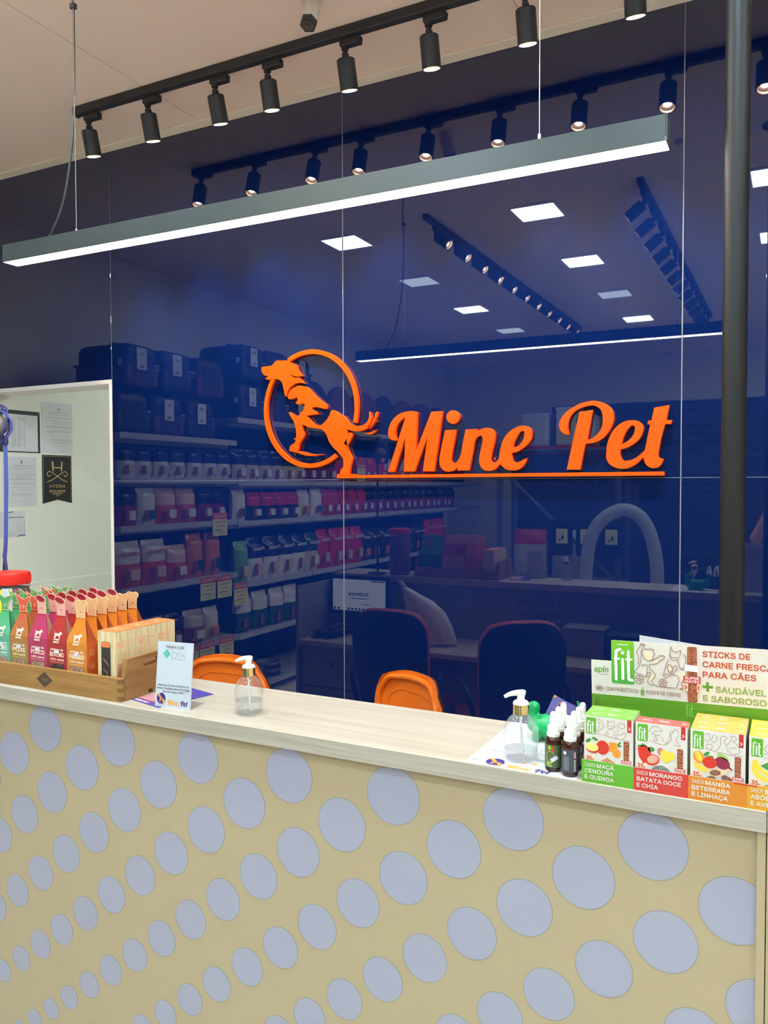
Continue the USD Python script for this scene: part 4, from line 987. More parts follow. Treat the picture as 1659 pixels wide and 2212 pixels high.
# header
HR = 0.0225
HF = face((0, DEP, 0), (math.cos(HR), 0, math.sin(HR)), (-math.sin(HR), 0, math.cos(HR)))
HWd = COLW * NC_ - 0.004
outl = sg.Polygon([(-0.0045, 0.0), (HWd, 0.0), (HWd, 0.2320), (0.0345, 0.2320), (0.0325, 0.2300), (0.0325, 0.1930), (-0.0045, 0.1930)])
hm = solid(outl, 0.0012); hm.apply_translation([0, 0, -0.0012])
part('header', on(hm, HF), LOOK['board_white'], t)
pr(t, 'green_band', sg.box(-0.0045, 0.0, HWd, 0.1295), LOOK['fit_green_dark'], HF)
lg = gradient('fit_gradient', (120, 186, 40), (72, 158, 66), 0.15, 0.23, 0.45)
pr(t, 'logo_panel', rrect(0.0327, 0.1525, 0.0735, 0.2318, 0.004), lg, HF)
def fit(x, y, h):
    """The tall thin letters f, i, t with their base at y."""
    w = h * 0.055
    return [line([(x, y), (x, y + h * 0.84), (x + h * 0.05, y + h * 0.96), (x + h * 0.13, y + h)], w * 1.6, 4), sg.box(x - h * 0.065, y + h * 0.655, x + h * 0.12, y + h * 0.715),
            sg.box(x + h * 0.215 - w * 0.8, y, x + h * 0.215 + w * 0.8, y + h * 0.70), sg.box(x + h * 0.215 - w * 0.8, y + h * 0.84, x + h * 0.215 + w * 0.8, y + h * 0.94),
            line([(x + h * 0.40, y + h * 0.94), (x + h * 0.40, y + h * 0.12), (x + h * 0.43, y + h * 0.02), (x + h * 0.52, y)], w * 1.6, 4), sg.box(x + h * 0.31, y + h * 0.655, x + h * 0.53, y + h * 0.715)]
pr(t, 'logo_lettering', fit(0.0410, 0.1600, 0.0560), LOOK['print_white'], HF, 0.0004)
pr(t, 'logo_small', words('onebyone', 0.0030, False, 0.0530, 0.2235, anchor='c'), LOOK['print_white'], HF, 0.0004)
pr(t, 'maker_lettering', words('spin', 0.0100, True, 0.0135, 0.1715, anchor='c', slant=0.12), LOOK['fit_green_dark'], HF)
pr(t, 'maker_small', words('pet clinica', 0.0020, False, 0.0185, 0.1668, anchor='c') if False else sg.box(0.0120, 0.1672, 0.0265, 0.1682), LOOK['pix_grey'], HF)
# line drawing of a child and a dog playing ball (crop coordinates)
def c7(pts):
    return [(0.0326 + (x - 232) * 0.0001995, 0.2318 - (y - 62 - (x - 232) * 0.062) * 0.0001955) for x, y in pts]
LW = 0.00085
draw = [[(470, 290), (478, 230), (462, 170), (490, 120), (500, 92), (507, 110), (520, 92), (522, 112), (534, 104), (528, 128), (508, 140), (500, 200), (498, 250)],
        [(512, 195), (510, 160), (540, 140), (560, 152), (580, 135), (592, 155), (612, 150), (606, 178), (622, 190), (606, 205), (600, 240), (565, 256), (530, 235), (512, 195)],
        [(596, 250), (640, 225), (662, 200), (672, 214), (690, 198), (692, 214), (706, 210), (698, 232), (672, 244), (640, 276), (590, 285), (570, 290)],
        [(498, 250), (480, 300), (455, 335), (440, 360), (462, 372), (500, 382), (530, 398), (560, 360), (585, 376), (560, 400), (530, 404)],
        [(500, 300), (530, 290), (556, 302), (548, 350), (552, 390)], [(570, 290), (578, 325), (620, 375), (612, 410), (590, 440), (604, 470), (580, 478), (552, 445), (575, 400)],
        [(604, 470), (640, 488), (720, 496), (800, 500), (806, 478), (825, 440), (818, 395)], [(830, 508), (900, 516)],
        [(760, 170), (752, 140), (766, 124), (775, 160), (808, 168), (842, 154), (836, 195), (828, 225), (800, 245), (765, 238), (745, 205), (760, 170)],
        [(752, 200), (775, 222), (812, 218)], [(738, 240), (716, 290), (700, 350), (692, 380), (724, 372), (760, 370), (790, 352), (812, 318), (800, 295), (776, 310), (770, 350)],
        [(692, 380), (700, 402), (716, 412), (730, 395), (770, 380), (810, 385)], [(735, 285), (755, 290), (772, 330), (752, 358), (728, 330), (735, 285)],
        [(815, 245), (830, 300), (850, 330), (870, 300), (886, 250), (880, 205), (868, 186)], [(850, 330), (884, 340), (880, 400), (850, 440), (848, 470), (862, 490), (830, 508)]]
lines = [line(c7(d), LW, 4) for d in draw]
for bx_, by_, r_ in ((480, 430, 40), (686, 455, 36)):
    c = c7([(bx_, by_)])[0]; rr_ = r_ * 0.0001975
    ring = ell(c[0], c[1], rr_, rr_)
    lines.append(ring.difference(ring.buffer(-LW)))
    pent = ell(c[0], c[1], rr_ * 0.36, rr_ * 0.36, 0, 2); lines.append(pent.difference(pent.buffer(-LW)))
    lines += [line([(c[0] + rr_ * 0.36 * math.cos(a), c[1] + rr_ * 0.36 * math.sin(a)), (c[0] + rr_ * 0.95 * math.cos(a + 0.12), c[1] + rr_ * 0.95 * math.sin(a + 0.12))], LW) for a in np.arange(5) * 2 * PI / 5]
pr(t, 'tint_print', [sg.Polygon(c7(p)).buffer(0) for p in ([(530, 160), (600, 165), (596, 240), (565, 254), (530, 232)], [(600, 260), (660, 245), (640, 276), (590, 284)], [(556, 400), (610, 400), (590, 440), (560, 440)], [(735, 290), (770, 330), (752, 356), (730, 330)], [(850, 340), (882, 344), (876, 400), (850, 436), (830, 440), (838, 380)])], LOOK['tint_beige'], HF)
pr(t, 'line_drawing', lines, LOOK['line_brown'], HF, 0.0004)
pr(t, 'stick_picture', rrect(0.1650, 0.1300, 0.1815, 0.2285, 0.003), LOOK['stick_meat'], HF, 0.0001)
pr(t, 'price_label', sa.rotate(sg.box(0.1605, 0.1845, 0.1835, 0.1960), -2), LOOK['sticker'], HF, 0.0006)
pr(t, 'seal', [sg.box(0.1585, 0.1632, 0.1870, 0.1762), ], LOOK['super_red'], HF, 0.0006)
pr(t, 'seal_side', [sg.box(0.1585, 0.1490, 0.1660, 0.1632), sg.box(0.1808, 0.1490, 0.1870, 0.1632)], LOOK['tint_beige'], HF, 0.0006)
pr(t, 'seal_arrow', [sg.Polygon([(0.160, 0.160), (0.162, 0.160), (0.1645, 0.1562), (0.162, 0.1525), (0.160, 0.1525), (0.1622, 0.1562)]), sg.Polygon([(0.1858, 0.160), (0.1838, 0.160), (0.1815, 0.1562), (0.1838, 0.1525), (0.1858, 0.1525), (0.1836, 0.1562)])], LOOK['super_red'], HF, 0.001)
pr(t, 'seal_lettering', [words('SUPER', 0.0044, True, 0.17275, 0.1706, anchor='c', width=0.0235), words('MACIO', 0.0044, True, 0.17275, 0.1648, anchor='c', width=0.0250)], LOOK['print_white'], HF, 0.001)
pr(t, 'headline', [words('STICKS DE', 0.0098, True, 0.1905, 0.2125, width=0.0770), words('CARNE FRESCA', 0.0098, True, 0.1905, 0.1945, width=0.1120), words('PARA CÃES', 0.0098, True, 0.1905, 0.1765, width=0.0860)], LOOK['rust_text'], HF)
pr(t, 'plus_sign', [sg.box(0.1900, 0.1575, 0.2070, 0.1618), sg.box(0.1962, 0.1512, 0.2006, 0.1680)], LOOK['fit_green_dark'], HF)
pr(t, 'slogan', [words('SAUDÁVEL', 0.0100, True, 0.2115, 0.1515, width=0.0800), words('E SABOROSO!', 0.0100, True, 0.1905, 0.1345, width=0.1060)], LOOK['olive_text'], HF)
pr(t, 'claim_lettering', [words('COM PREBIÓTICOS', 0.0066, False, 0.0215, 0.1378, width=0.0590), words('FONTE DE FIBRAS', 0.0066, False, 0.0945, 0.1378, width=0.0590)], LOOK['brown_text'], HF)
cx_, cy_ = 0.0105, 0.1410
pr(t, 'claim_icon', [line([(cx_ + a * math.cos(q), cy_ + a * 0.7 * math.sin(q)), (cx_ + b * math.cos(q), cy_ + b * 0.7 * math.sin(q))], 0.0012) for q, a, b in [(k * PI / 5, 0.0035, 0.0078) for k in range(10)]] + [ell(cx_, cy_, 0.0022, 0.0016)], LOOK['line_brown'], HF)
pr(t, 'claim_leaf', [ell(0.0875 + s * 0.0018, 0.1350 + 0.0028 * k, 0.0022, 0.0011, s * 35) for k in range(4) for s in (-1, 1)] + [ell(0.0875, 0.1470, 0.0011, 0.0020)], LOOK['olive_text'], HF)
pr(t, 'web_lettering', words('spinpet.com.br', 0.0052, False, 0.0695, 0.1150, anchor='c', width=0.046), LOOK['fit_green'], HF, 0.0004)
pr(t, 'band_logo', fit(0.1635, 0.1040, 0.0210), LOOK['top_green'], HF, 0.0004)

BW, BD, BH = 0.0835, 0.0325, 0.1170
def stick_box(label, loc, top, art, group):
    t = thing('stick_box', label, 'snack box', loc, 0, group)
    part('carton', box(0, BW, 0, BD, 0, BH - 0.0012, 0.0005), LOOK['board_white'], t)
    part('lid', box(0.0001, BW - 0.0001, 0.0001, BD - 0.0001, BH - 0.0012, BH, 0.0004), LOOK[top], t)
    T_ = face((0, 0, BH), (1, 0, 0), (0, 1, 0))
    pr(t, 'lid_lettering', [words('spin', 0.0060, True, BW * 0.53, 0.013, anchor='c', slant=0.15), words('fit', 0.0050, False, BW * 0.92, 0.012, anchor='c'), rrect(0.010, 0.013, 0.024, 0.0155)], LOOK['print_white'], T_, 0, 0.0002)
    F = face((0, 0, 0))
    v = lambda d: BH - d
    pr(t, 'logo_panel', rrect(0.0035, v(0.0330), 0.0205, v(0.0040), 0.0018), LOOK['fit_green'], F, 0, 0.0002)
    pr(t, 'logo_lettering', fit(0.0066, v(0.0305), 0.0205), LOOK['print_white'], F, 0.0002, 0.0002)
    pr(t, 'corner_tag', sg.box(0.0735, v(0.0225), 0.0803, v(0.0010)), LOOK['super_red'], F, 0, 0.0002)
    pr(t, 'corner_arrow', sg.Polygon([(0.0750, v(0.0135)), (0.0766, v(0.0135)), (0.0790, v(0.0160)), (0.0766, v(0.0190)), (0.0750, v(0.0190)), (0.0772, v(0.0160))]), LOOK['print_white'], F, 0.0002, 0.0002)
    pr(t, 'stick_picture', rrect(0.0675, v(0.0870), 0.0770, v(0.0385), 0.0015), LOOK['stick_meat'], F, 0, 0.0002)
    pr(t, 'seal', sg.box(0.0640, v(0.0795), 0.0805, v(0.0715)), LOOK['super_red'], F, 0.0002, 0.0002)
    pr(t, 'seal_lettering', [words('SUPER', 0.0027, True, 0.07225, v(0.0750), anchor='c', width=0.0140), words('MACIO', 0.0027, True, 0.07225, v(0.0788), anchor='c', width=0.0148)], LOOK['print_white'], F, 0.0004, 0.0002)
    pr(t, 'protein_tag', rrect(0.0030, v(0.0870), 0.0190, v(0.0700)), LOOK['pale_peach'], F, 0, 0.0002)
    pr(t, 'protein_lettering', [words('35', 0.0068, True, 0.0043, v(0.0787), width=0.0092), words('%', 0.0028, True, 0.0142, v(0.0787)), sg.box(0.0043, v(0.0820), 0.0178, v(0.0808)), sg.box(0.0043, v(0.0850), 0.0178, v(0.0838))], LOOK['rust_text'], F, 0.0002, 0.0002)
    A_ = ART[art](v)
    for nm, mat, shp in A_['fruit']:
        pr(t, nm, shp, LOOK[mat], F, A_['lift'].get(nm, 0.0) + 0.0001 * len([1]) , 0.0002)
    pr(t, 'line_drawing', [line(d, 0.00058, 4) for d in A_['draw']], LOOK['line_brown'], F, 0, 0.0002)
    return t
def art_apple(v):
    P_ = lambda *q: [(x * 0.001, v(y * 0.001)) for x, y in q]
    return {'lift': {'fruit_front': 0.0002, 'fruit_core': 0.0004, 'carrot_ring': 0.0003}, 'fruit': [
        ('fruit', 'f_red', ell(0.032, v(0.0545), 0.0110, 0.0125)), ('fruit_front', 'f_red', ell(0.0155, v(0.0580), 0.0115, 0.0085)), ('fruit_core', 'f_pale', ell(0.0145, v(0.0560), 0.0105, 0.0070)),
        ('leaf', 'f_leaf', [ell(0.0075, v(0.0450), 0.0055, 0.0028, 35), ell(0.0190, v(0.0410), 0.0055, 0.0026, -20)]), ('carrot', 'f_orange', [rrect(0.0430, v(0.060), 0.0565, v(0.043), 0.002)]), ('carrot_ring', 'f_orange', ell(0.0560, v(0.0610), 0.0070, 0.0075)), ('carrot_leaf', 'f_leaf', [ell(0.0600, v(0.0440), 0.005, 0.0016, 50), ell(0.0610, v(0.0480), 0.004, 0.0014, 20)]),
        ('grain_heap', 'f_grain', sg.Polygon(P_((25, 83), (30, 77), (40, 71), (50, 76), (59, 83), (50, 88), (35, 88))))],
        'draw': [P_((22, 31), (34, 32), (42, 34), (60, 36), (80, 37)), P_((23, 5), (31, 9), (32, 20), (23, 27), (27, 15), (23, 5)), P_((38, 18), (41, 12), (40, 6), (45, 8), (50, 6), (52, 12), (48, 16), (42, 14), (41, 8)), P_((40, 18), (46, 20), (55, 14), (57, 12)), P_((40, 24), (46, 20), (52, 24), (50, 32)), P_((59, 14), (60, 7), (64, 10), (68, 7), (69, 14), (64, 17), (59, 14)), P_((59, 18), (57, 26), (63, 28), (69, 23), (70, 30), (66, 36)), P_((37, 28), (40, 26), (42, 29), (39, 32), (37, 28)), P_((53, 31), (56, 29), (58, 32), (55, 35), (53, 31))]}
def art_berry(v):
    P_ = lambda *q: [(x * 0.001, v(y * 0.001)) for x, y in q]
    return {'lift': {'fruit_front': 0.0002, 'fruit_core': 0.0004, 'potato_slice': 0.0003}, 'fruit': [
        ('fruit', 'f_red', sg.Polygon(P_((5, 46), (12, 41), (22, 43), (25, 52), (20, 66), (14, 70), (7, 60))).buffer(0.001)), ('fruit_front', 'f_red', ell(0.028, v(0.063), 0.0120, 0.0095, 20)), ('fruit_core', 'f_rose', ell(0.0285, v(0.062), 0.0095, 0.0068, 25)),
        ('leaf', 'f_leaf', [ell(0.0090, v(0.0415), 0.0060, 0.0016, 15), ell(0.0150, v(0.0400), 0.0050, 0.0014, -30), ell(0.0260, v(0.0455), 0.0055, 0.0042)]), ('potato', 'f_pink', [ell(0.0410, v(0.0470), 0.0055, 0.0065)]), ('potato_slice', 'f_yellow', [ell(0.0470, v(0.0500), 0.0060, 0.0070), ell(0.0500, v(0.0570), 0.0085, 0.0070), ell(0.0580, v(0.0525), 0.0060, 0.0075)]),
        ('grain_heap', 'f_chia', sg.Polygon(P_((25, 80), (32, 73), (44, 70), (54, 75), (61, 83), (52, 89), (34, 88))))],
        'draw': [P_((22, 17), (27, 7), (36, 6), (44, 12), (34, 13), (27, 19), (40, 20)), P_((24, 31), (48, 35), (54, 22), (60, 12), (66, 6), (69, 14), (66, 26), (73, 33), (62, 33)), P_((50, 34), (58, 24), (55, 14), (60, 10)), P_((30, 30), (33, 22), (36, 30), (30, 28)), P_((42, 22), (47, 30), (52, 33))]}
def art_mango(v):
    P_ = lambda *q: [(x * 0.001, v(y * 0.001)) for x, y in q]
    return {'lift': {'fruit_front': 0.0003, 'mango_slice': 0.0004, 'scoop': 0.0003, 'grain_heap': 0.0005}, 'fruit': [
        ('fruit', 'f_orange', [ell(0.013, v(0.047), 0.0085, 0.0105, 20)]), ('fruit_front', 'f_red', ell(0.030, v(0.0535), 0.0110, 0.0095)), ('mango_slice', 'f_yellow', [ell(0.0130, v(0.0460), 0.0042, 0.0090, 25), sg.Polygon(P_((5, 55), (12, 58), (20, 60), (29, 66), (24, 70), (14, 69), (7, 63)))]),
        ('leaf', 'f_leaf', [ell(0.0250, v(0.0400), 0.0055, 0.0028, 40), ell(0.0300, v(0.0450), 0.0060, 0.0026, 15)]), ('beet', 'f_purple', [ell(0.0490, v(0.0520), 0.0120, 0.0095, -25), sg.Polygon(P_((56, 52), (66, 62), (56, 60)))]), ('beet_leaf', 'f_lime', [ell(0.0470, v(0.0400), 0.0060, 0.0035, -20), ell(0.0540, v(0.0430), 0.0050, 0.0030, -40)]),
        ('scoop', 'f_cream', [ell(0.0390, v(0.0690), 0.0105, 0.0065, 10), sg.Polygon(P_((46, 66), (58, 59), (62, 61), (50, 72)))]), ('grain_heap', 'f_flax', [ell(0.0385, v(0.0690), 0.0085, 0.0048, 10), ell(0.0320, v(0.0800), 0.0080, 0.0045, 15), ell(0.0560, v(0.0770), 0.0085, 0.0055, -20)])],
        'draw': [P_((23, 31), (36, 34), (48, 35), (62, 37), (78, 37)), P_((22, 8), (28, 6), (30, 14), (26, 20), (22, 16)), P_((32, 16), (36, 7), (41, 12), (36, 20), (32, 16)), P_((25, 24), (33, 24), (32, 32), (26, 31), (25, 24)), P_((40, 33), (46, 22), (46, 10), (52, 7), (56, 10), (52, 14), (54, 22), (58, 34)), P_((55, 22), (62, 12), (62, 6), (68, 6), (69, 11), (64, 14)), P_((64, 14), (72, 20), (74, 32), (62, 34), (60, 26), (70, 24))]}
def art_banana(v):
    P_ = lambda *q: [(x * 0.001, v(y * 0.001)) for x, y in q]
    return {'lift': {'banana_front': 0.0003}, 'fruit': [
        ('fruit', 'f_yellow', [line(P_((9, 42), (8, 54), (14, 64), (26, 69)), 0.0075), ]), ('banana_front', 'f_yellow', line(P_((10, 41), (14, 50), (24, 58), (36, 62)), 0.0070)), ('leaf', 'f_leaf', sg.Polygon(P_((17, 47), (28, 40), (34, 50), (28, 53)))), ('pumpkin', 'f_orange', ell(0.050, v(0.055), 0.0125, 0.0110)), ('grain_heap', 'f_grain', sg.Polygon(P_((22, 78), (40, 70), (58, 82), (40, 89), (24, 88))))],
        'draw': [P_((22, 33), (40, 35), (60, 37), (78, 38)), P_((22, 20), (30, 9), (38, 18), (28, 24), (22, 20)), P_((44, 30), (48, 14), (56, 10), (60, 24), (66, 32)), P_((22, 27), (30, 27), (32, 33))]}
ART = dict(apple=art_apple, berry=art_berry, mango=art_mango, banana=art_banana)
for k, (top, art, n, nm, cn) in enumerate([('top_green', 'apple', 2, 'apple and carrot', 'green'), ('top_red', 'berry', 1, 'strawberry', 'red'), ('top_orange', 'mango', 3, 'mango and beet', 'orange'), ('top_yellow', 'banana', 3, 'banana', 'yellow')]):
    src = None
    for j in range(n):
        loc = (DX0 + k * COLW + 0.0034 - 0.0012 * (k > 0), DY0 + 0.0022 + j * (BD + 0.0006), TOP + 0.0011)
        lab = f'{nm} stick box with a {cn} lid, {["front", "second", "third"][j]} in its column of the display' if n > 1 else f'{nm} stick box with a {cn} lid, alone in its column of the display'
        src = dup(src, lab, loc) if src is not None else stick_box(lab, loc, top, art, 'dog stick boxes in the carton display')

t = thing('backing_card', 'plain white card standing askew behind the display header', 'card', (-0.262, 1.560, TOP), 0)
cm = solid(sg.Polygon([(0, 0), (0.26, 0), (0.26, 0.212), (0.0, 0.236)]), 0.0016)
part('card', on(cm, face((0, 0, 0), (1, 0.02, 0), (0, 0.04, 1))), LOOK['paper'], t)
part('foot', box(0.06, 0.20, 0.006, 0.06, 0, 0.0015), LOOK['paper'], t)

# ------------------------------------------------------------------ papers in the room behind the doorway
M('pennant_black', (30, 30, 32), 0.5); M('gold_print', (196, 170, 120), 0.35); M('print_grey', (150, 150, 150), 0.7); M('board_dark', (46, 48, 52), 0.6); M('sleeve', (214, 218, 222), 0.25)
WX = -3.9
def wall_sheet(name, label, cat_, y0, y1, z0, z1, mat='paper'):
    t = thing(name, label, cat_, (WX, y0, 1.6 + z0))
    b = part('sheet', box(0.0002, 0.0015, 0, y1 - y0, 0, z1 - z0), LOOK[mat], t)
    return t, face((0.0015, 0, 0), (0, 1, 0), (0, 0, 1)), y1 - y0, z1 - z0
def text_rows(w, h, rows, rng):
    out = []
    for y, x0, x1, th in rows:
        out.append(sg.box(x0 * w, h * (1 - y), x1 * w, h * (1 - y) + th))
    return out
t, F, w, h = wall_sheet('document', 'white printed certificate in a clear sleeve, above the black pennant', 'document', 3.262, 3.485, 0.195, 0.490)
pr(t, 'crest', ell(w * 0.55, h * 0.87, 0.007, 0.009), LOOK['print_grey'], F)
pr(t, 'text_print', text_rows(w, h, [(0.20, .25, .85, .002), (0.24, .2, .88, .0016), (0.30, .15, .92, .0022), (0.36, .15, .5, .0014), (0.38, .4, .92, .0014), (0.42, .3, .7, .0014), (0.48, .15, .92, .0026), (0.50, .15, .92, .0016), (0.55, .3, .85, .0016), (0.58, .15, .92, .0022), (0.60, .15, .4, .0016), (0.66, .62, .9, .0014), (0.73, .3, .9, .0014), (0.75, .3, .9, .0014), (0.79, .3, .92, .0020), (0.86, .3, .75, .0012)], None), LOOK['print_grey'], F)
t, F, w, h = wall_sheet('notice_board', 'dark framed board with a white list pinned over it', 'board', 2.985, 3.250, 0.190, 0.425, 'board_dark')
pr(t, 'list_paper', sg.box(0.02, 0.006, w - 0.016, h - 0.022), LOOK['paper'], F, 0, 0.0008)
pr(t, 'list_columns', [sg.box(x, z, x + wd, z + 0.0016) for x, wd in ((0.045, 0.012), (0.075, 0.028), (0.110, 0.030), (0.150, 0.016)) for z in np.arange(0.035, h - 0.04, 0.0055)], LOOK['print_grey'], F, 0.0008)
pr(t, 'corner_pin', ell(w - 0.008, h - 0.010, 0.003, 0.003), LOOK['print_grey'], F)
t, F, w, h = wall_sheet('document', 'white printed certificate with a grey crest, left of the black pennant', 'document', 3.000, 3.222, -0.115, 0.165)
pr(t, 'crest', ell(w * 0.55, h * 0.90, 0.008, 0.010), LOOK['print_grey'], F)
pr(t, 'text_print', text_rows(w, h, [(0.18, .3, .9, .0016), (0.20, .2, .92, .0014), (0.24, .2, .95, .0022), (0.27, .2, .55, .0014), (0.29, .65, .95, .0014), (0.34, .2, .92, .0014), (0.38, .2, .95, .0022), (0.42, .25, .8, .0014), (0.45, .2, .95, .0026), (0.47, .2, .8, .0016), (0.52, .25, .9, .0014), (0.55, .3, .95, .0022), (0.62, .2, .92, .0012), (0.68, .45, .65, .0012), (0.75, .25, .9, .0014), (0.77, .25, .9, .0014), (0.90, .3, .8, .0010)], None), LOOK['print_grey'], F)
t, F, w, h = wall_sheet('notice_card', 'small white notice card with curved dark corners, lowest on the white wall', 'card', 2.975, 3.140, -0.285, -0.140)
pr(t, 'curve_print', [line([(0.03, h - 0.022), (0.05, h - 0.008), (0.085, h - 0.003)], 0.004), line([(0.115, 0.004), (0.135, 0.009), (0.163, 0.008)], 0.005)], LOOK['brand_purple'], F)
pr(t, 'heading', words('Ambiente Controlado', 0.0075, True, 0.055, h - 0.038, width=0.098), LOOK['ink'], F)
pr(t, 'list_box', [rrect(0.112, 0.018, 0.158, 0.085).difference(rrect(0.113, 0.019, 0.157, 0.084))] + [sg.box(0.117, z, 0.150, z + 0.0014) for z in np.arange(0.03, 0.08, 0.010)] + [sg.box(0.05, z, 0.098, z + 0.0014) for z in (0.012, 0.020, 0.028)], LOOK['print_grey'], F)
t = thing('pennant', 'black pennant with gold HYDRA lettering and crossed scroll emblem on the white wall', 'pennant', (WX, 3.262, 1.6 - 0.102))
hw_, hh_ = 0.211, 0.284
pm = solid(sg.Polygon([(0, 0), (hw_ / 2, 0.022), (hw_, 0.0), (hw_, hh_), (0, hh_)]), 0.002)
part('cloth', on(pm, face((0.0002, 0, 0), (0, 1, 0), (0, 0, 1))), LOOK['pennant_black'], t)
F = face((0.0022, 0, 0), (0, 1, 0), (0, 0, 1))
cxh = hw_ * 0.5
pr(t, 'emblem', [sg.Polygon([(cxh - 0.040, 0.248), (cxh - 0.028, 0.246), (cxh - 0.026, 0.190), (cxh - 0.034, 0.190)]), sg.Polygon([(cxh + 0.040, 0.248), (cxh + 0.030, 0.246), (cxh + 0.026, 0.190), (cxh + 0.034, 0.190)]), sg.box(cxh - 0.03, 0.208, cxh + 0.03, 0.214)]
   + [line([(cxh + s * 0.072, 0.126), (cxh + s * 0.035, 0.140), (cxh - s * 0.035, 0.180), (cxh - s * 0.058, 0.188), (cxh - s * 0.074, 0.172), (cxh - s * 0.060, 0.158), (cxh - s * 0.048, 0.168)], 0.0045, 6) for s in (-1, 1)], LOOK['gold_print'], F)
pr(t, 'lettering', [words('HYDRA', 0.019, False, cxh, 0.092, anchor='c', width=0.115), words('EXCLUSIVE', 0.013, True, cxh, 0.066, anchor='c', width=0.115), words('MEMBERSHIP', 0.007, True, cxh, 0.054, anchor='c', width=0.072), words('2022', 0.005, False, cxh, 0.043, anchor='c', width=0.026) if False else sg.box(cxh - 0.012, 0.043, cxh + 0.012, 0.046)], LOOK['gold_print'], F)
pr(t, 'border', sg.box(0.006, 0.020, hw_ - 0.006, hh_ - 0.006).difference(sg.box(0.0075, 0.019, hw_ - 0.0075, hh_ - 0.0075)), LOOK['gold_print'], F)

# ------------------------------------------------------------------ on the desk inside the counter (seen in the glass)
M('screen_frame', (34, 34, 38), 0.4)
M_emit('screen_lit', (236, 240, 250), 0.9)
M('taskbar', (120, 170, 190), 0.5)
t = thing('monitor', 'black computer monitor on the inner desk, its lit screen turned to the blue glass', 'monitor', (-2.235, 1.775, 0.7505), 180)
part('bezel', rbox(-0.192, 0.192, -0.010, 0.022, 0.105, 0.328, 0.006, 10), LOOK['screen_frame'], t)
part('stand', cat(box(-0.025, 0.025, 0.004, 0.020, 0.008, 0.115, 0.003), rbox(-0.09, 0.09, -0.06, 0.07, 0, 0.010, 0.004, 10)), LOOK['screen_frame'], t)
F = face((0, -0.0102, 0))
pr(t, 'screen', sg.box(-0.172, 0.127, 0.172, 0.308), LOOK['screen_lit'], F)
pr(t, 'screen_window', [words('SrsMoura', 0.020, True, 0.0, 0.215, anchor='c', slant=0.15, width=0.13), sg.box(-0.05, 0.197, 0.05, 0.201), sg.box(-0.07, 0.165, -0.02, 0.168), sg.box(-0.165, 0.298, -0.08, 0.304)], LOOK['ink'], F, 0.0005)
pr(t, 'screen_icons', [sg.box(x, 0.130, x + 0.014, 0.144) for x in (-0.165, -0.14, -0.115, -0.06, -0.036, -0.012, 0.012, 0.036, 0.060, 0.125, 0.152)], LOOK['taskbar'], F, 0.0005)
M('bag_white', (228, 228, 232), 0.45, transmission_weight=0.0)
def blob(rings, n=28, wob=0.0, seed=1):
    """A closed soft shape through rings of (centre, rx, ry)."""
    v, f = [], []
    ang = np.arange(n) * 2 * PI / n
    for k, (c, rx, ry) in enumerate(rings):
        p = np.stack([c[0] + rx * np.cos(ang), c[1] + ry * np.sin(ang), np.full(n, c[2])], 1)
        if wob: p[:, :2] += (p[:, :2] - np.array(c[:2])) * (wob * (meshkit.noise(p * 34, seed)[:, None] - 0.5) * 2)
        v.append(p)
    v = np.vstack(v); m_ = len(rings)
    for i in range(m_ - 1):
        for j in range(n):
            a, b = i * n + j, i * n + (j + 1) % n
            f += [(a, b, b + n), (a, b + n, a + n)]
    v = np.vstack([v, [rings[0][0]], [rings[-1][0]]])
    for j in range(n):
        f += [(m_ * n, (j + 1) % n, j), (m_ * n + 1, (m_ - 1) * n + j, (m_ - 1) * n + (j + 1) % n)]
    m = trimesh.Trimesh(v, f, process=False)
    if m.volume < 0: m.invert()
    return m
t = thing('carrier_bag', 'white plastic carrier bag knotted at the top on the inner desk', 'bag', (-1.76, 1.88, 0.7505))
part('bag', blob([((0.02, 0, 0.0), 0.14, 0.07), ((0.02, 0, 0.02), 0.150, 0.080), ((0.01, 0, 0.10), 0.135, 0.075), ((-0.01, 0, 0.17), 0.115, 0.062), ((-0.05, 0, 0.225), 0.085, 0.045), ((-0.10, 0, 0.265), 0.045, 0.026), ((-0.135, 0, 0.295), 0.018, 0.013)], 30, 0.10), LOOK['bag_white'], t, 60)
part('knot', blob([((-0.137, 0, 0.290), 0.014, 0.012), ((-0.150, 0, 0.310), 0.018, 0.010), ((-0.165, 0, 0.330), 0.012, 0.006)], 14), LOOK['bag_white'], t, True)
t = thing('telephone', 'black desk telephone beside the monitor on the inner desk', 'telephone', (-2.33, 1.94, 0.7505), 200)
part('base', rbox(-0.06, 0.06, -0.08, 0.08, 0, 0.04, 0.012, 12), LOOK['black_plastic'], t, 40)
part('handset', tube(bez([(-0.07, -0.07, 0.058), (-0.072, 0, 0.070), (-0.07, 0.07, 0.058)], 6), 0.014, 10), LOOK['black_plastic'], t, True)
part('cord', tube(bez([(-0.07, -0.075, 0.050), (-0.02, -0.11, 0.006), (0.05, -0.10, 0.005), (0.07, -0.05, 0.006)], 6), 0.003, 6), LOOK['black_plastic'], t, True)
t = thing('handwritten_note', 'sheet with a handwritten reminder taped to the inner counter panel', 'note', (-1.20, 1.6722, 0.80), 180)
part('sheet', box(-0.16, 0.16, -0.0008, 0, 0, 0.21), LOOK['laminate_inner'], t)
F = face((0, -0.0008, 0))
pr(t, 'handwriting', [words('DESLIGAR', 0.036, False, -0.14, 0.155, width=0.26), words('MAQUINA', 0.036, False, -0.12, 0.095, width=0.23), words('QDO', 0.034, False, -0.13, 0.035, width=0.10)], LOOK['ink'], F)
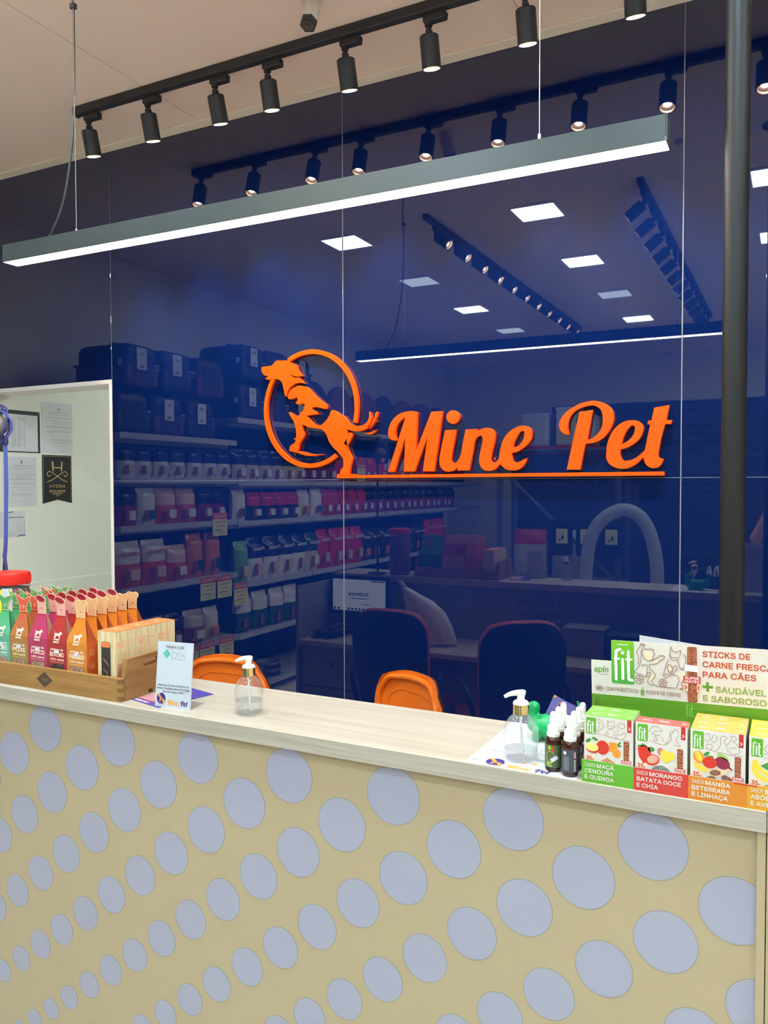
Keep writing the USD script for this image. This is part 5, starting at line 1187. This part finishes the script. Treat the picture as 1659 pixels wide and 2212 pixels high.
for k, (x, w, h, c) in enumerate([(-0.93, 0.20, 0.13, 'laminate_inner'), (-0.70, 0.24, 0.11, 'label_slate')]):
    t = thing('storage_box', ['grey cardboard box under the counter ledge on the desk', 'slate blue box under the counter ledge on the desk'][k], 'box', (x, 1.78, 0.7505))
    part('body', box(-w / 2, w / 2, -0.08, 0.08, 0, h, 0.003), LOOK[c], t)
    part('lid', box(-w / 2 - 0.003, w / 2 + 0.003, -0.083, 0.083, h, h + 0.012, 0.003), LOOK[c], t)
t = thing('paper_sheet', 'loose white paper lying on the inner desk behind the chairs', 'paper', (-0.62, 1.99, 0.7505), 8)
part('sheet', box(-0.10, 0.10, -0.07, 0.07, 0, 0.0006), LOOK['paper'], t)
pr(t, 'text_print', [sg.box(-0.08, y, 0.06, y + 0.003) for y in np.arange(-0.05, 0.05, 0.012)], LOOK['print_grey'], face((0, 0, 0.0006), (1, 0, 0), (0, 1, 0)))

# ------------------------------------------------------------------ shelves of pet food along the shop's left wall (seen in the glass)
M('shelf_white', (176, 176, 178), 0.45); M('shelf_dark', (46, 48, 56), 0.6)
SX = -3.6
LEV1 = [1.920, 1.650, 1.353, 0.973, 0.520, 0.10]
LEV2 = [2.090, 1.632, 1.338, 0.885, 0.510, 0.10]
def shelf_unit(label, y0, y1, levels, top):
    t = thing('shelf_unit', label, 'shelf', (SX, y0, 0), 0, 'pet food shelves')
    w = y1 - y0
    part('back_panel', box(-0.56, -0.545, 0.002, w - 0.002, 0, top), LOOK['shelf_dark'], t)
    for y in (0.002, w - 0.032):
        part('upright', box(-0.544, -0.50, y, y + 0.03, 0, top, 0.002), LOOK['shelf_dark'], t)
    for z in levels:
        s = part('shelf', box(-0.50, -0.004, 0.003, w - 0.003, z - 0.022, z, 0.002), LOOK['shelf_white'], t)
        part('price_rail', box(-0.004, 0.004, 0.003, w - 0.003, z - 0.034, z + 0.004, 0.001), LOOK['shelf_white'], s)
        part('underside_lip', box(-0.10, -0.08, 0.003, w - 0.003, z - 0.055, z - 0.023, 0.001), LOOK['shelf_white'], s)
    return t
bays = [(1.125, 2.26, LEV1)] + [(0.125 - k, 1.120 - k, LEV2) for k in range(5)]
for k, (a, b, L) in enumerate(bays):
    shelf_unit(f'tall white shelf unit of pet food, {ORD[k]} from the blue wall', a, b, L, 2.12 if k else 1.95)

def bag_mesh(w, h, d, v0, v1, n=13):
    """A filled bag, the part between heights v0 and v1 (0 to 1): bulging front, crimped top."""
    us = np.linspace(-1, 1, n); vs = np.linspace(v0, v1, 9)
    front, back = [], []
    for v in vs:
        bulge = max(0.05, math.sin(min(1.0, v * 1.25 + 0.28) * PI * 0.62)) if v < 0.85 else max(0.05, (1 - v) / 0.15 * 0.55)
        ww = w / 2 * (1.0 - 0.06 * math.sin(v * PI) - (0.06 if v > 0.8 else 0.0))
        for u in us:
            k = (1 - abs(u) ** 2.6)
            front.append((u * ww, -d / 2 * bulge * (0.35 + 0.65 * k), h * v))
            back.append((u * ww, d / 2 * bulge * (0.35 + 0.65 * k) * 0.8, h * v))
    V = np.vstack([front, back]); m = len(vs); f = []
    idx = lambda s, i, j: s * m * n + i * n + j
    for i in range(m - 1):
        for j in range(n - 1):
            f += [(idx(0, i, j), idx(0, i, j + 1), idx(0, i + 1, j + 1)), (idx(0, i, j), idx(0, i + 1, j + 1), idx(0, i + 1, j))]
            f += [(idx(1, i, j), idx(1, i + 1, j + 1), idx(1, i, j + 1)), (idx(1, i, j), idx(1, i + 1, j), idx(1, i + 1, j + 1))]
    ring = [(0, j) for j in range(n)] + [(i, n - 1) for i in range(1, m)] + [(m - 1, j) for j in range(n - 2, -1, -1)] + [(i, 0) for i in range(m - 2, 0, -1)]
    for a, b in zip(ring, ring[1:] + ring[:1]):
        f += [(idx(0, *a), idx(1, *b), idx(1, *a)), (idx(0, *a), idx(0, *b), idx(1, *b))]
    g = trimesh.Trimesh(V, f, process=False)
    if g.volume < 0: g.invert()
    return g
def foil(name, rgb):
    return M('foil_' + name, rgb, 0.22, specular_ior_level=0.7)
FO = {k: foil(k, c) for k, c in dict(white=(222, 218, 213), navy=(28, 38, 80), beige=(202, 185, 161), pink=(226, 188, 179), coral=(215, 86, 67), red=(202, 38, 34), black=(32, 30, 34), orange=(215, 124, 49), green=(109, 168, 80), forest=(22, 80, 58), brown=(141, 80, 49), teal=(47, 103, 103), cream=(222, 202, 141), maroon=(141, 39, 47)).items()}
KINDS = {  # width, height, depth, lower, upper, badge, words
    'white and navy': (.145, .20, .09, 'white', 'navy', 'beige', None), 'navy and beige': (.150, .235, .10, 'beige', 'navy', 'white', None), 'dark red': (.150, .235, .10, 'maroon', 'black', 'white', None),
    'plain white': (.165, .235, .10, 'white', 'white', 'teal', None), 'white and coral': (.215, .285, .12, 'coral', 'white', 'pink', 'Vitrô'), 'pink and coral': (.19, .235, .12, 'coral', 'pink', 'white', None),
    'orange': (.165, .300, .11, 'orange', 'orange', 'forest', None), 'lime green': (.16, .305, .11, 'green', 'green', 'cream', None), 'navy-topped white': (.185, .320, .12, 'white', 'navy', 'beige', 'Premier'),
    'bright red': (.185, .335, .12, 'red', 'red', 'beige', 'Golden'), 'dark green': (.185, .320, .12, 'beige', 'forest', 'white', 'Golden'), 'black': (.17, .300, .11, 'black', 'black', 'orange', 'Golden'),
    'small red': (.150, .232, .10, 'red', 'red', 'white', None), 'black and red': (.165, .210, .10, 'black', 'red', 'white', None), 'white and green': (.20, .285, .12, 'forest', 'white', 'forest', None), 'cream': (.165, .230, .10, 'cream', 'white', 'orange', None), 'shiny clear': (.20, .235, .12, 'brown', 'beige', 'white', None)}
made = {}
KN = {}
def bag(kind, y, z, shelf_words, dx=0.0, tilt=0.0):
    w, h, d, lo, hi, bd, wd = KINDS[kind]
    key = (kind, shelf_words); KN[key] = KN.get(key, 0) + 1
    lab = f'{kind} pet food bag, {ORD[min(KN[key], 20) - 1]} of its kind {shelf_words}'
    loc = (SX - 0.075 + dx, y, z + 0.0005)
    if kind in made:
        dup(made[kind], lab, loc, 90 + tilt); return
    t = made[kind] = thing('food_bag', lab, 'pet food bag', loc, 90 + tilt, 'pet food bags on the shelves')
    sp = 0.52
    part('lower_bag', bag_mesh(w, h, d, 0, sp), FO[lo], t, 60)
    part('upper_bag', bag_mesh(w, h, d, sp, 1.0), FO[hi], t, 60)
    F = face((0, -d / 2 * 1.03, 0))
    pr(t, 'badge', rrect(-w * 0.30, h * 0.16, w * 0.12, h * 0.40, 0.006), FO[bd], F)
    pr(t, 'pet_picture', [ell(w * 0.16, h * 0.33, w * 0.11, h * 0.07), ell(w * 0.17, h * 0.20, w * 0.13, h * 0.10)], FO['brown'], F, 0.0008)
    if wd:
        Fu = face((0, -d / 2 * 1.0, h * 0.70), (1, 0, 0), (0, 0.16, 1))
        pr(t, 'lettering', words(wd, h * 0.085, True, 0, 0, anchor='c', width=w * 0.78, slant=0.15), FO['white'] if hi != 'white' else FO['coral'], Fu, 0.001)
def row(kinds, y0, z, words_, gap=0.008):
    """A row of bags starting at y0 and going away from the blue wall."""
    y = y0
    for k in kinds:
        w = KINDS[k][0]
        j = RNG.uniform(-1, 1, 3)
        bag(k, y - w / 2, z, words_, 0.012 * j[0], 3 * j[1])
        y -= w + gap + 0.006 * abs(j[2])
wl = lambda n, b: f'on {n} shelf, {b}'
row(['white and navy'] * 7, 2.22, LEV1[1], wl('second', 'first unit'))
row(['dark red', 'plain white', 'pink and coral', 'pink and coral', 'dark red', 'dark red'], 2.235, LEV1[2], wl('third', 'first unit'))
row(['white and coral', 'white and coral', 'pink and coral', 'orange', 'orange'], 2.245, LEV1[3], wl('fourth', 'first unit'), 0.004)
row(['shiny clear', 'shiny clear', 'dark red', 'shiny clear', 'cream'], 2.23, LEV1[4], wl('fifth', 'first unit'))
A2 = ['navy and beige'] * 6 + ['dark red'] * 3 + ['small red'] * 6 + ['pink and coral'] * 3 + ['small red'] * 4 + ['black and red'] * 5
row(A2, 1.10, LEV2[1], wl('second', 'farther units'))
A3 = ['plain white'] + ['black and red'] * 4 + ['cream', 'plain white'] + ['small red'] * 5 + ['dark red'] * 2 + ['dark red'] * 8 + ['dark red'] * 4
row(A3, 1.11, LEV2[2], wl('third', 'farther units'))
A4 = ['lime green'] + ['navy-topped white'] * 4 + ['dark green'] + ['bright red'] * 4 + ['black'] * 8 + ['bright red'] * 3
row(A4, 1.10, LEV2[3], wl('fourth', 'farther units'))
row(['white and green'] * 4 + ['plain white'] * 6, 1.08, LEV2[4], wl('fifth', 'farther units'))
# steel bowls at the bottom
M('bowl_steel', (170, 172, 176), 0.3, metallic=0.6); M('bowl_band', (40, 40, 46), 0.5)
t = None
for k, y in enumerate((1.02, 0.80, 0.58)):
    for q, z in enumerate((0.1005, 0.155)):
        lab = f'steel pet bowl, {["lower", "upper"][q]} of the {ORD[k]} stack from the blue wall on the bottom shelf'
        if t is not None: dup(t, lab, (SX - 0.13, y, z)); continue
        t = thing('pet_bowl', lab, 'bowl', (SX - 0.13, y, z), 0, 'steel bowls on the bottom shelf')
        m = lathe([(0, 0), (0.085, 0), (0.105, 0.004), (0.095, 0.05), (0.098, 0.053), (0.091, 0.052), (0.080, 0.008), (0, 0.006)], 32)
        if m.volume < 0: m.invert()
        part('bowl', m, LOOK['bowl_steel'], t, 40)
        part('band', lathe([(0.1045, 0.006), (0.1055, 0.006), (0.0975, 0.040), (0.0965, 0.040)], 32), LOOK['bowl_band'], t, 40)

# sale cards hanging from the shelf rails
M('sale_red', (214, 60, 60), 0.6); M('sale_yellow', (232, 222, 140), 0.6)
tg = None
for k, (y, z, d) in enumerate([(1.33, 1.41, 'third'), (1.465, 0.975, 'fourth'), (1.285, 0.972, 'fourth'), (1.10, 0.895, 'fourth'), (1.65, 0.53, 'fifth'), (1.48, 0.53, 'fifth'), (1.27, 0.53, 'fifth'), (-0.73, 1.80, 'second')]):
    lab = f'red and yellow sale card hanging from the {d} shelf rail, {ORD[k]} of the eight'
    loc = (SX + 0.0055, y, z - 0.16)
    if tg is not None: dup(tg, lab, loc, 90); continue
    tg = t = thing('sale_card', lab, 'sale card', loc, 90, 'sale cards on the shelf rails')
    part('card', box(-0.08, 0.08, -0.0012, 0, 0, 0.16), LOOK['sale_yellow'], t)
    F = face((0, -0.0012, 0))
    pr(t, 'header', sg.box(-0.079, 0.116, 0.079, 0.158), LOOK['sale_red'], F)
    pr(t, 'header_lettering', words('PROMOÇÃO', 0.020, True, 0, 0.127, anchor='c', width=0.13), LOOK['sale_yellow'], F, 0.0004)
    pr(t, 'handwriting', [line([(-0.06, 0.095), (-0.03, 0.099), (0.0, 0.093), (0.03, 0.098), (0.06, 0.094)], 0.004), line([(-0.05, 0.067), (-0.01, 0.070), (0.02, 0.065)], 0.004), line([(-0.03, 0.038), (0.02, 0.042), (0.06, 0.036)], 0.005), line([(-0.055, 0.018), (0.03, 0.020)], 0.003)], LOOK['ink'], F)

# pet carriers on the top shelves
M('carrier_dark', (48, 44, 54), 0.5); M('carrier_plum', (92, 56, 72), 0.5); M('carrier_grille', (70, 72, 78), 0.4)
cr = {}
def carrier(y, z, col, label, tagged):
    k = (col, tagged)
    if k in cr: dup(cr[k], label, (SX - 0.25, y, z + 0.0005), 90); return
    t = cr[k] = thing('pet_carrier', label, 'pet carrier', (SX - 0.25, y, z + 0.0005), 90, 'pet carriers on the top shelves')
    part('lower_shell', rbox(-0.150, 0.150, -0.22, 0.22, 0, 0.150, 0.035, 16), LOOK[col], t, 40)
    part('upper_shell', rbox(-0.144, 0.144, -0.214, 0.214, 0.10, 0.262, 0.055, 20), LOOK['carrier_dark'], t, 40)
    part('seam_band', box(-0.153, 0.153, -0.223, 0.223, 0.128, 0.140, 0.004), LOOK['carrier_dark'], t)
    part('handle', tube(bez([(-0.06, 0, 0.255), (-0.045, 0, 0.275), (0, 0, 0.282), (0.045, 0, 0.275), (0.06, 0, 0.255)], 5), 0.009, 8), LOOK['carrier_dark'], t, True)
    bars = [cyl(0.003, [x, -0.226, 0.035], [x, -0.226, 0.205], 6) for x in np.linspace(-0.085, 0.085, 8)] + [cyl(0.003, [-0.095, -0.226, z_], [0.095, -0.226, z_], 6) for z_ in np.linspace(0.04, 0.2, 6)]
    part('door_grille', cat(*bars), LOOK['carrier_grille'], t)
    part('latch', cat(*[box(s * 0.151 - 0.006, s * 0.151 + 0.006, -0.19, -0.16, 0.115, 0.155, 0.002) for s in (-1, 1)]), LOOK['white_plastic'], t)
    if tagged:
        part('tag_card', box(-0.02, 0.065, -0.2315, -0.2300, 0.10, 0.235), LOOK['paper'], t)
        pr(t, 'tag_print', [sg.Polygon([(0.005, 0.125), (0.04, 0.125), (0.034, 0.112), (0.011, 0.112)]), sg.box(0, 0.20, 0.045, 0.205), sg.box(0, 0.19, 0.04, 0.194)], LOOK['carrier_plum'], face((0, -0.2315, 0)))
cnt = 0
for zi, (z, ys) in enumerate(((LEV1[0], (2.10, 1.78, 1.46, 1.28 - 0.0)), (LEV1[0] + 0.297, (2.02, 1.70, 1.36)))):
    for q, y in enumerate(ys[:3] if zi == 0 else ys):
        carrier(y, z, 'carrier_plum' if (q + zi) % 2 else 'carrier_dark', f'dark pet carrier, {ORD[q]} from the blue wall, {["lower", "upper"][zi]} row, first shelf unit', (q + zi) % 3 != 0)
for q, y in enumerate((0.88, 0.55, 0.22)):
    for zi in (0, 1):
        carrier(y - 0.02 * zi, LEV2[0] + 0.297 * zi, 'carrier_plum' if q % 2 else 'carrier_dark', f'dark pet carrier, {ORD[q]} from the blue wall, {["lower", "upper"][zi]} row, second shelf unit', q != 1)
M('cushion_plum', (120, 70, 84), 0.8); M('cushion_slate', (60, 64, 92), 0.8)
cu = {}
for q in range(7):
    y = -0.25 - 0.455 * q; c = 'cushion_plum' if q % 3 else 'cushion_slate'
    lab = f'round pet bed standing on edge, {ORD[q]} from the blue wall on the top shelf'
    if c in cu: dup(cu[c], lab, (SX - 0.22, y, LEV2[0] + 0.0005), 90 + 4 * (q % 3)); continue
    t = cu[c] = thing('pet_bed', lab, 'pet bed', (SX - 0.22, y, LEV2[0] + 0.0005), 90, 'pet beds on the top shelf')
    ring = [(0.165 * math.cos(a), 0.0, 0.215 + 0.165 * math.sin(a)) for a in np.linspace(0, 2 * PI, 29)]
    part('rim', tube(ring, 0.05, 12), LOOK[c], t, True)
    part('cushion', rbox(-0.14, 0.14, -0.028, 0.03, 0.075, 0.355, 0.027, 14), LOOK[c], t, 40)

# ------------------------------------------------------------------ farther back in the shop (seen in the glass)
M('rack_grey', (92, 98, 110), 0.45); M('pouch_red', (206, 62, 66), 0.3); M('pouch_clear', (196, 190, 190), 0.25); M('plush_white', (176, 176, 178), 0.9); M('hanging_black', (36, 36, 42), 0.6); M('tub_white', (200, 200, 200), 0.4); M('tub_red', (186, 48, 56), 0.4)
t = thing('display_rack', 'grey steel rack with a diagonal brace standing in the middle of the shop', 'rack', (-1.78, -1.0, 0))
for x in (-0.50, 0.50):
    for y in (-0.2, 0.2):
        part('upright', box(x - 0.02, x + 0.02, y - 0.02, y + 0.02, 0, 1.95, 0.003), LOOK['rack_grey'], t)
for z in (0.25, 0.80, 1.90):
    part('shelf', box(-0.52, 0.52, -0.22, 0.22, z - 0.02, z, 0.003), LOOK['rack_grey'], t)
part('brace', tube([(-0.49, 0.225, 1.75), (0.47, 0.225, 0.84)], 0.016, 8), LOOK['rack_grey'], t)
for q, (x, c) in enumerate(((-0.26, 'pouch_red'), (0.08, 'pouch_clear'))):
    t = thing('treat_pouch', ['big red-topped pouch on the middle shelf of the steel rack', 'clear pouch beside the red-topped one on the steel rack'][q], 'pouch', (-1.78 + x, -0.92, 0.8005), 180)
    part('lower_bag', bag_mesh(0.30, 0.42, 0.13, 0, 0.7), LOOK['pouch_clear'], t, 60)
    part('upper_bag', bag_mesh(0.30, 0.42, 0.13, 0.7, 1.0), LOOK[c], t, 60)
t = None
for q in range(3):
    x = -1.72 + 0.20 * q
    lab = f'black pouch with a white tag hanging on the steel rack, {ORD[q]} from the food shelves'
    if t is not None: dup(t, lab, (x, -0.745, 1.02), 180); continue
    t = thing('hanging_pouch', lab, 'pouch', (x, -0.745, 1.02), 180, 'black pouches hanging on the rack')
    part('pouch', rbox(-0.085, 0.085, -0.02, 0.02, 0.0, 0.30, 0.014, 10), LOOK['hanging_black'], t)
    part('hook', tube(bez([(0, 0, 0.29), (0, 0.0, 0.34), (0, 0.03, 0.36)], 4), 0.004, 6), LOOK['rack_grey'], t)
    part('tag', box(-0.05, 0.045, -0.0225, -0.0205, 0.10, 0.22), LOOK['sale_yellow'], t)
    pr(t, 'tag_mark', [ell(-0.01, 0.15, 0.012, 0.018), ell(0.015, 0.13, 0.010, 0.010)], LOOK['ink'], face((0, -0.0225, 0)))
t = thing('cat_tunnel', 'white plush cat arch standing in front of the steel rack', 'cat arch', (-1.20, -0.48, 0))
arch_ = bez([(-0.26, 0, 0.02), (-0.27, 0, 0.7), (-0.22, 0, 1.20), (-0.03, 0, 1.40), (0.16, 0, 1.34), (0.26, 0, 1.05), (0.27, 0, 0.6), (0.26, 0, 0.02)], 8)
part('arch', tube(arch_, 0.05, 14), LOOK['plush_white'], t, True)
part('base', rbox(-0.36, 0.36, -0.20, 0.20, 0, 0.05, 0.02, 10), LOOK['plush_white'], t)
t = thing('tall_cabinet', 'tall dark cabinet against the back of the shop under white tubs', 'cabinet', (-2.2, -3.0, 0))
part('body', box(-0.55, 0.75, -0.25, 0.25, 0, 1.93, 0.004), LOOK['shelf_dark'], t)
part('red_top', box(-0.56, 0.30, -0.255, 0.255, 1.932, 2.02, 0.004), LOOK['tub_red'], t)
for x in (-0.10, 0.32):
    part('door_line', box(x - 0.003, x + 0.003, 0.2505, 0.2535, 0.1, 1.9), LOOK['rack_grey'], t)
for q, (x, w, h) in enumerate(((-0.36, 0.30, 0.34), (-0.02, 0.22, 0.40), (0.20, 0.18, 0.30))):
    t = thing('white_tub', f'white plastic tub on the tall dark cabinet, {ORD[q]} from the food shelves', 'tub', (-2.2 + x, -2.92, 2.0205), 0, 'white tubs on the tall cabinet')
    part('tub', rbox(-w / 2, w / 2, -0.14, 0.14, 0, h, 0.02, 10), LOOK['tub_white'], t)
    part('lid', rbox(-w / 2 - 0.008, w / 2 + 0.008, -0.148, 0.148, h - 0.02, h + 0.015, 0.012, 10), LOOK['tub_white'], t)

# ------------------------------------------------------------------ the person taking the picture (an arm shows in the glass)
M('skin', (206, 150, 122), 0.5, subsurface_weight=0.0); M('shirt_navy', (42, 48, 70), 0.8); M('trousers_grey', (66, 68, 76), 0.8); M('hair_dark', (44, 32, 26), 0.6); M('shoe_white', (216, 214, 210), 0.5); M('lip', (176, 98, 92), 0.5); M('eye_white', (236, 234, 230), 0.3); M('iris', (64, 44, 32), 0.3)
PX, PY = 0.02, -0.40
t = thing('person', 'person in a navy shirt holding up a phone, elbow mirrored beyond the pole', 'person', (PX, PY, 0))
def chains(cs):
    out = None
    for c in cs:
        h = hull_chain(c); out = h if out is None else out + h
    return out
body_c = []
for s in (-1, 1):
    body_c.append([(s * 0.085, 0, 0.90, 0.085), (s * 0.10, 0.005, 0.50, 0.056), (s * 0.105, -0.01, 0.09, 0.040), (s * 0.11, 0.035, 0.045, 0.036), (s * 0.12, 0.15, 0.032, 0.026)])
    body_c.append([(s * 0.165, 0.0, 1.405, 0.055), (s * 0.265, 0.19, 1.235, 0.041), (s * 0.105 - 0.02, 0.345, 1.535, 0.026)])
    hx = s * 0.060 - 0.02
    body_c.append([(s * 0.105 - 0.02, 0.345, 1.535, 0.026), (hx + s * 0.010, 0.365, 1.580, 0.022)])
    for k, (dz, ln) in enumerate(((-0.028, 0.8), (-0.009, 0.95), (0.010, 1.0), (0.029, 0.92))):
        body_c.append([(hx + s * 0.012, 0.366, 1.575 + dz * 0.7, 0.011), (hx + s * 0.006, 0.366 + 0.030 * ln, 1.590 + dz, 0.0092), (hx - s * 0.012, 0.366 + 0.040 * ln, 1.592 + dz, 0.0085), (hx - s * 0.022, 0.366 + 0.036 * ln, 1.592 + dz, 0.0080)])
    body_c.append([(hx + s * 0.008, 0.356, 1.560, 0.013), (hx - s * 0.010, 0.352, 1.585, 0.0105), (hx - s * 0.024, 0.356, 1.608, 0.0090)])
body_c.append([(0, 0, 0.95, 0.125), (0, 0.0, 1.10, 0.115), (0, 0.0, 1.28, 0.125), (0, -0.01, 1.38, 0.090), (0, -0.005, 1.46, 0.055), (0, 0.01, 1.52, 0.052)])
body_c.append([(-0.13, 0, 1.38, 0.062), (0.13, 0, 1.38, 0.062)])
body_c.append([(-0.06, 0, 1.27, 0.10), (0.06, 0, 1.27, 0.10)])
body_c.append([(-0.055, 0, 0.96, 0.105), (0.055, 0, 0.96, 0.105)])
body_c.append([(0, -0.012, 1.640, 0.088), (0, 0.020, 1.610, 0.074), (0, 0.050, 1.545, 0.036)])
body_c.append([(0, 0.086, 1.625, 0.010), (0, 0.104, 1.592, 0.0135), (0, 0.092, 1.585, 0.012)])
for s in (-1, 1):
    body_c.append([(s * 0.086, -0.012, 1.630, 0.012), (s * 0.090, -0.016, 1.595, 0.010)])
bm = smooth(chains(body_c), 0.013, 8)
body = part('body', bm, LOOK['skin'], t, True)
shirt = chains([[(0, 0, 0.97, 0.140), (0, 0.0, 1.10, 0.130), (0, 0.0, 1.28, 0.140), (0, -0.01, 1.395, 0.095)], [(-0.06, 0, 0.97, 0.122), (0.06, 0, 0.97, 0.122)], [(-0.065, 0, 1.27, 0.112), (0.065, 0, 1.27, 0.112)], [(-0.135, 0, 1.385, 0.070), (0.135, 0, 1.385, 0.070)]]
               + [[(s * 0.165, 0.0, 1.405, 0.068), (s * 0.222, 0.11, 1.308, 0.060)] for s in (-1, 1)])
part('shirt', smooth(shirt, 0.018, 8), LOOK['shirt_navy'], t, True)
trs = chains([[(-0.06, 0, 0.93, 0.125), (0.06, 0, 0.93, 0.125)]] + [[(s * 0.085, 0, 0.88, 0.100), (s * 0.10, 0.005, 0.50, 0.075), (s * 0.106, -0.005, 0.12, 0.062)] for s in (-1, 1)])
part('trousers', smooth(trs, 0.02, 6), LOOK['trousers_grey'], t, True)
for s in (-1, 1):
    sh = smooth(hull_chain([(s * 0.106, -0.03, 0.052, 0.050), (s * 0.115, 0.08, 0.045, 0.046), (s * 0.122, 0.165, 0.038, 0.036)]), 0.012, 5)
    part('shoe', sh.slice_plane([0, 0, 0.0], [0, 0, 1], cap=True) if sh.bounds[0][2] < 0 else sh, LOOK['shoe_white'], t, True)
hair = m3.Manifold.batch_hull([m3.Manifold.sphere(0.098, 32).translate((0, -0.022, 1.652)), m3.Manifold.sphere(0.070, 24).translate((0, -0.055, 1.60))]) - m3.Manifold.cube((0.4, 0.3, 0.3)).translate((-0.2, 0.035, 1.395)) - m3.Manifold.cube((0.15, 0.3, 0.20)).translate((-0.075, 0.045, 1.48))
part('hair', smooth(hair, 0.014, 6), LOOK['hair_dark'], t, True)
for s in (-1, 1):
    e = trimesh.creation.icosphere(2, 0.0125); e.apply_translation([s * 0.031, 0.083, 1.628]); ew = part('eye', e, LOOK['eye_white'], t, True)
    e = trimesh.creation.icosphere(2, 0.0062); e.apply_translation([s * 0.031, 0.0915, 1.628]); part('iris', e, LOOK['iris'], ew, True)
    part('eyebrow', tube(bez([(s * 0.016, 0.094, 1.650), (s * 0.032, 0.094, 1.655), (s * 0.047, 0.084, 1.649)], 4), 0.0035, 6), LOOK['hair_dark'], t, True)
part('mouth', tube(bez([(-0.022, 0.084, 1.560), (0, 0.0905, 1.557), (0.022, 0.084, 1.560)], 4), 0.0045, 8), LOOK['lip'], t, True)
t = thing('mobile_phone', 'dark mobile phone held upright in front of the person', 'phone', (0.0, -0.018, 1.565), math.degrees(YAW))
part('body', rbox(-0.037, 0.037, -0.0045, 0.0035, -0.10, 0.062, 0.003, 8), LOOK['ink_black'], t)
part('camera_bump', rbox(-0.034, -0.008, 0.0030, 0.0050, -0.03, 0.020, 0.0009, 8), LOOK['black_metal'], t)
part('screen', box(-0.034, 0.034, -0.0050, -0.0044, -0.096, 0.058), LOOK['screen_frame'], t)
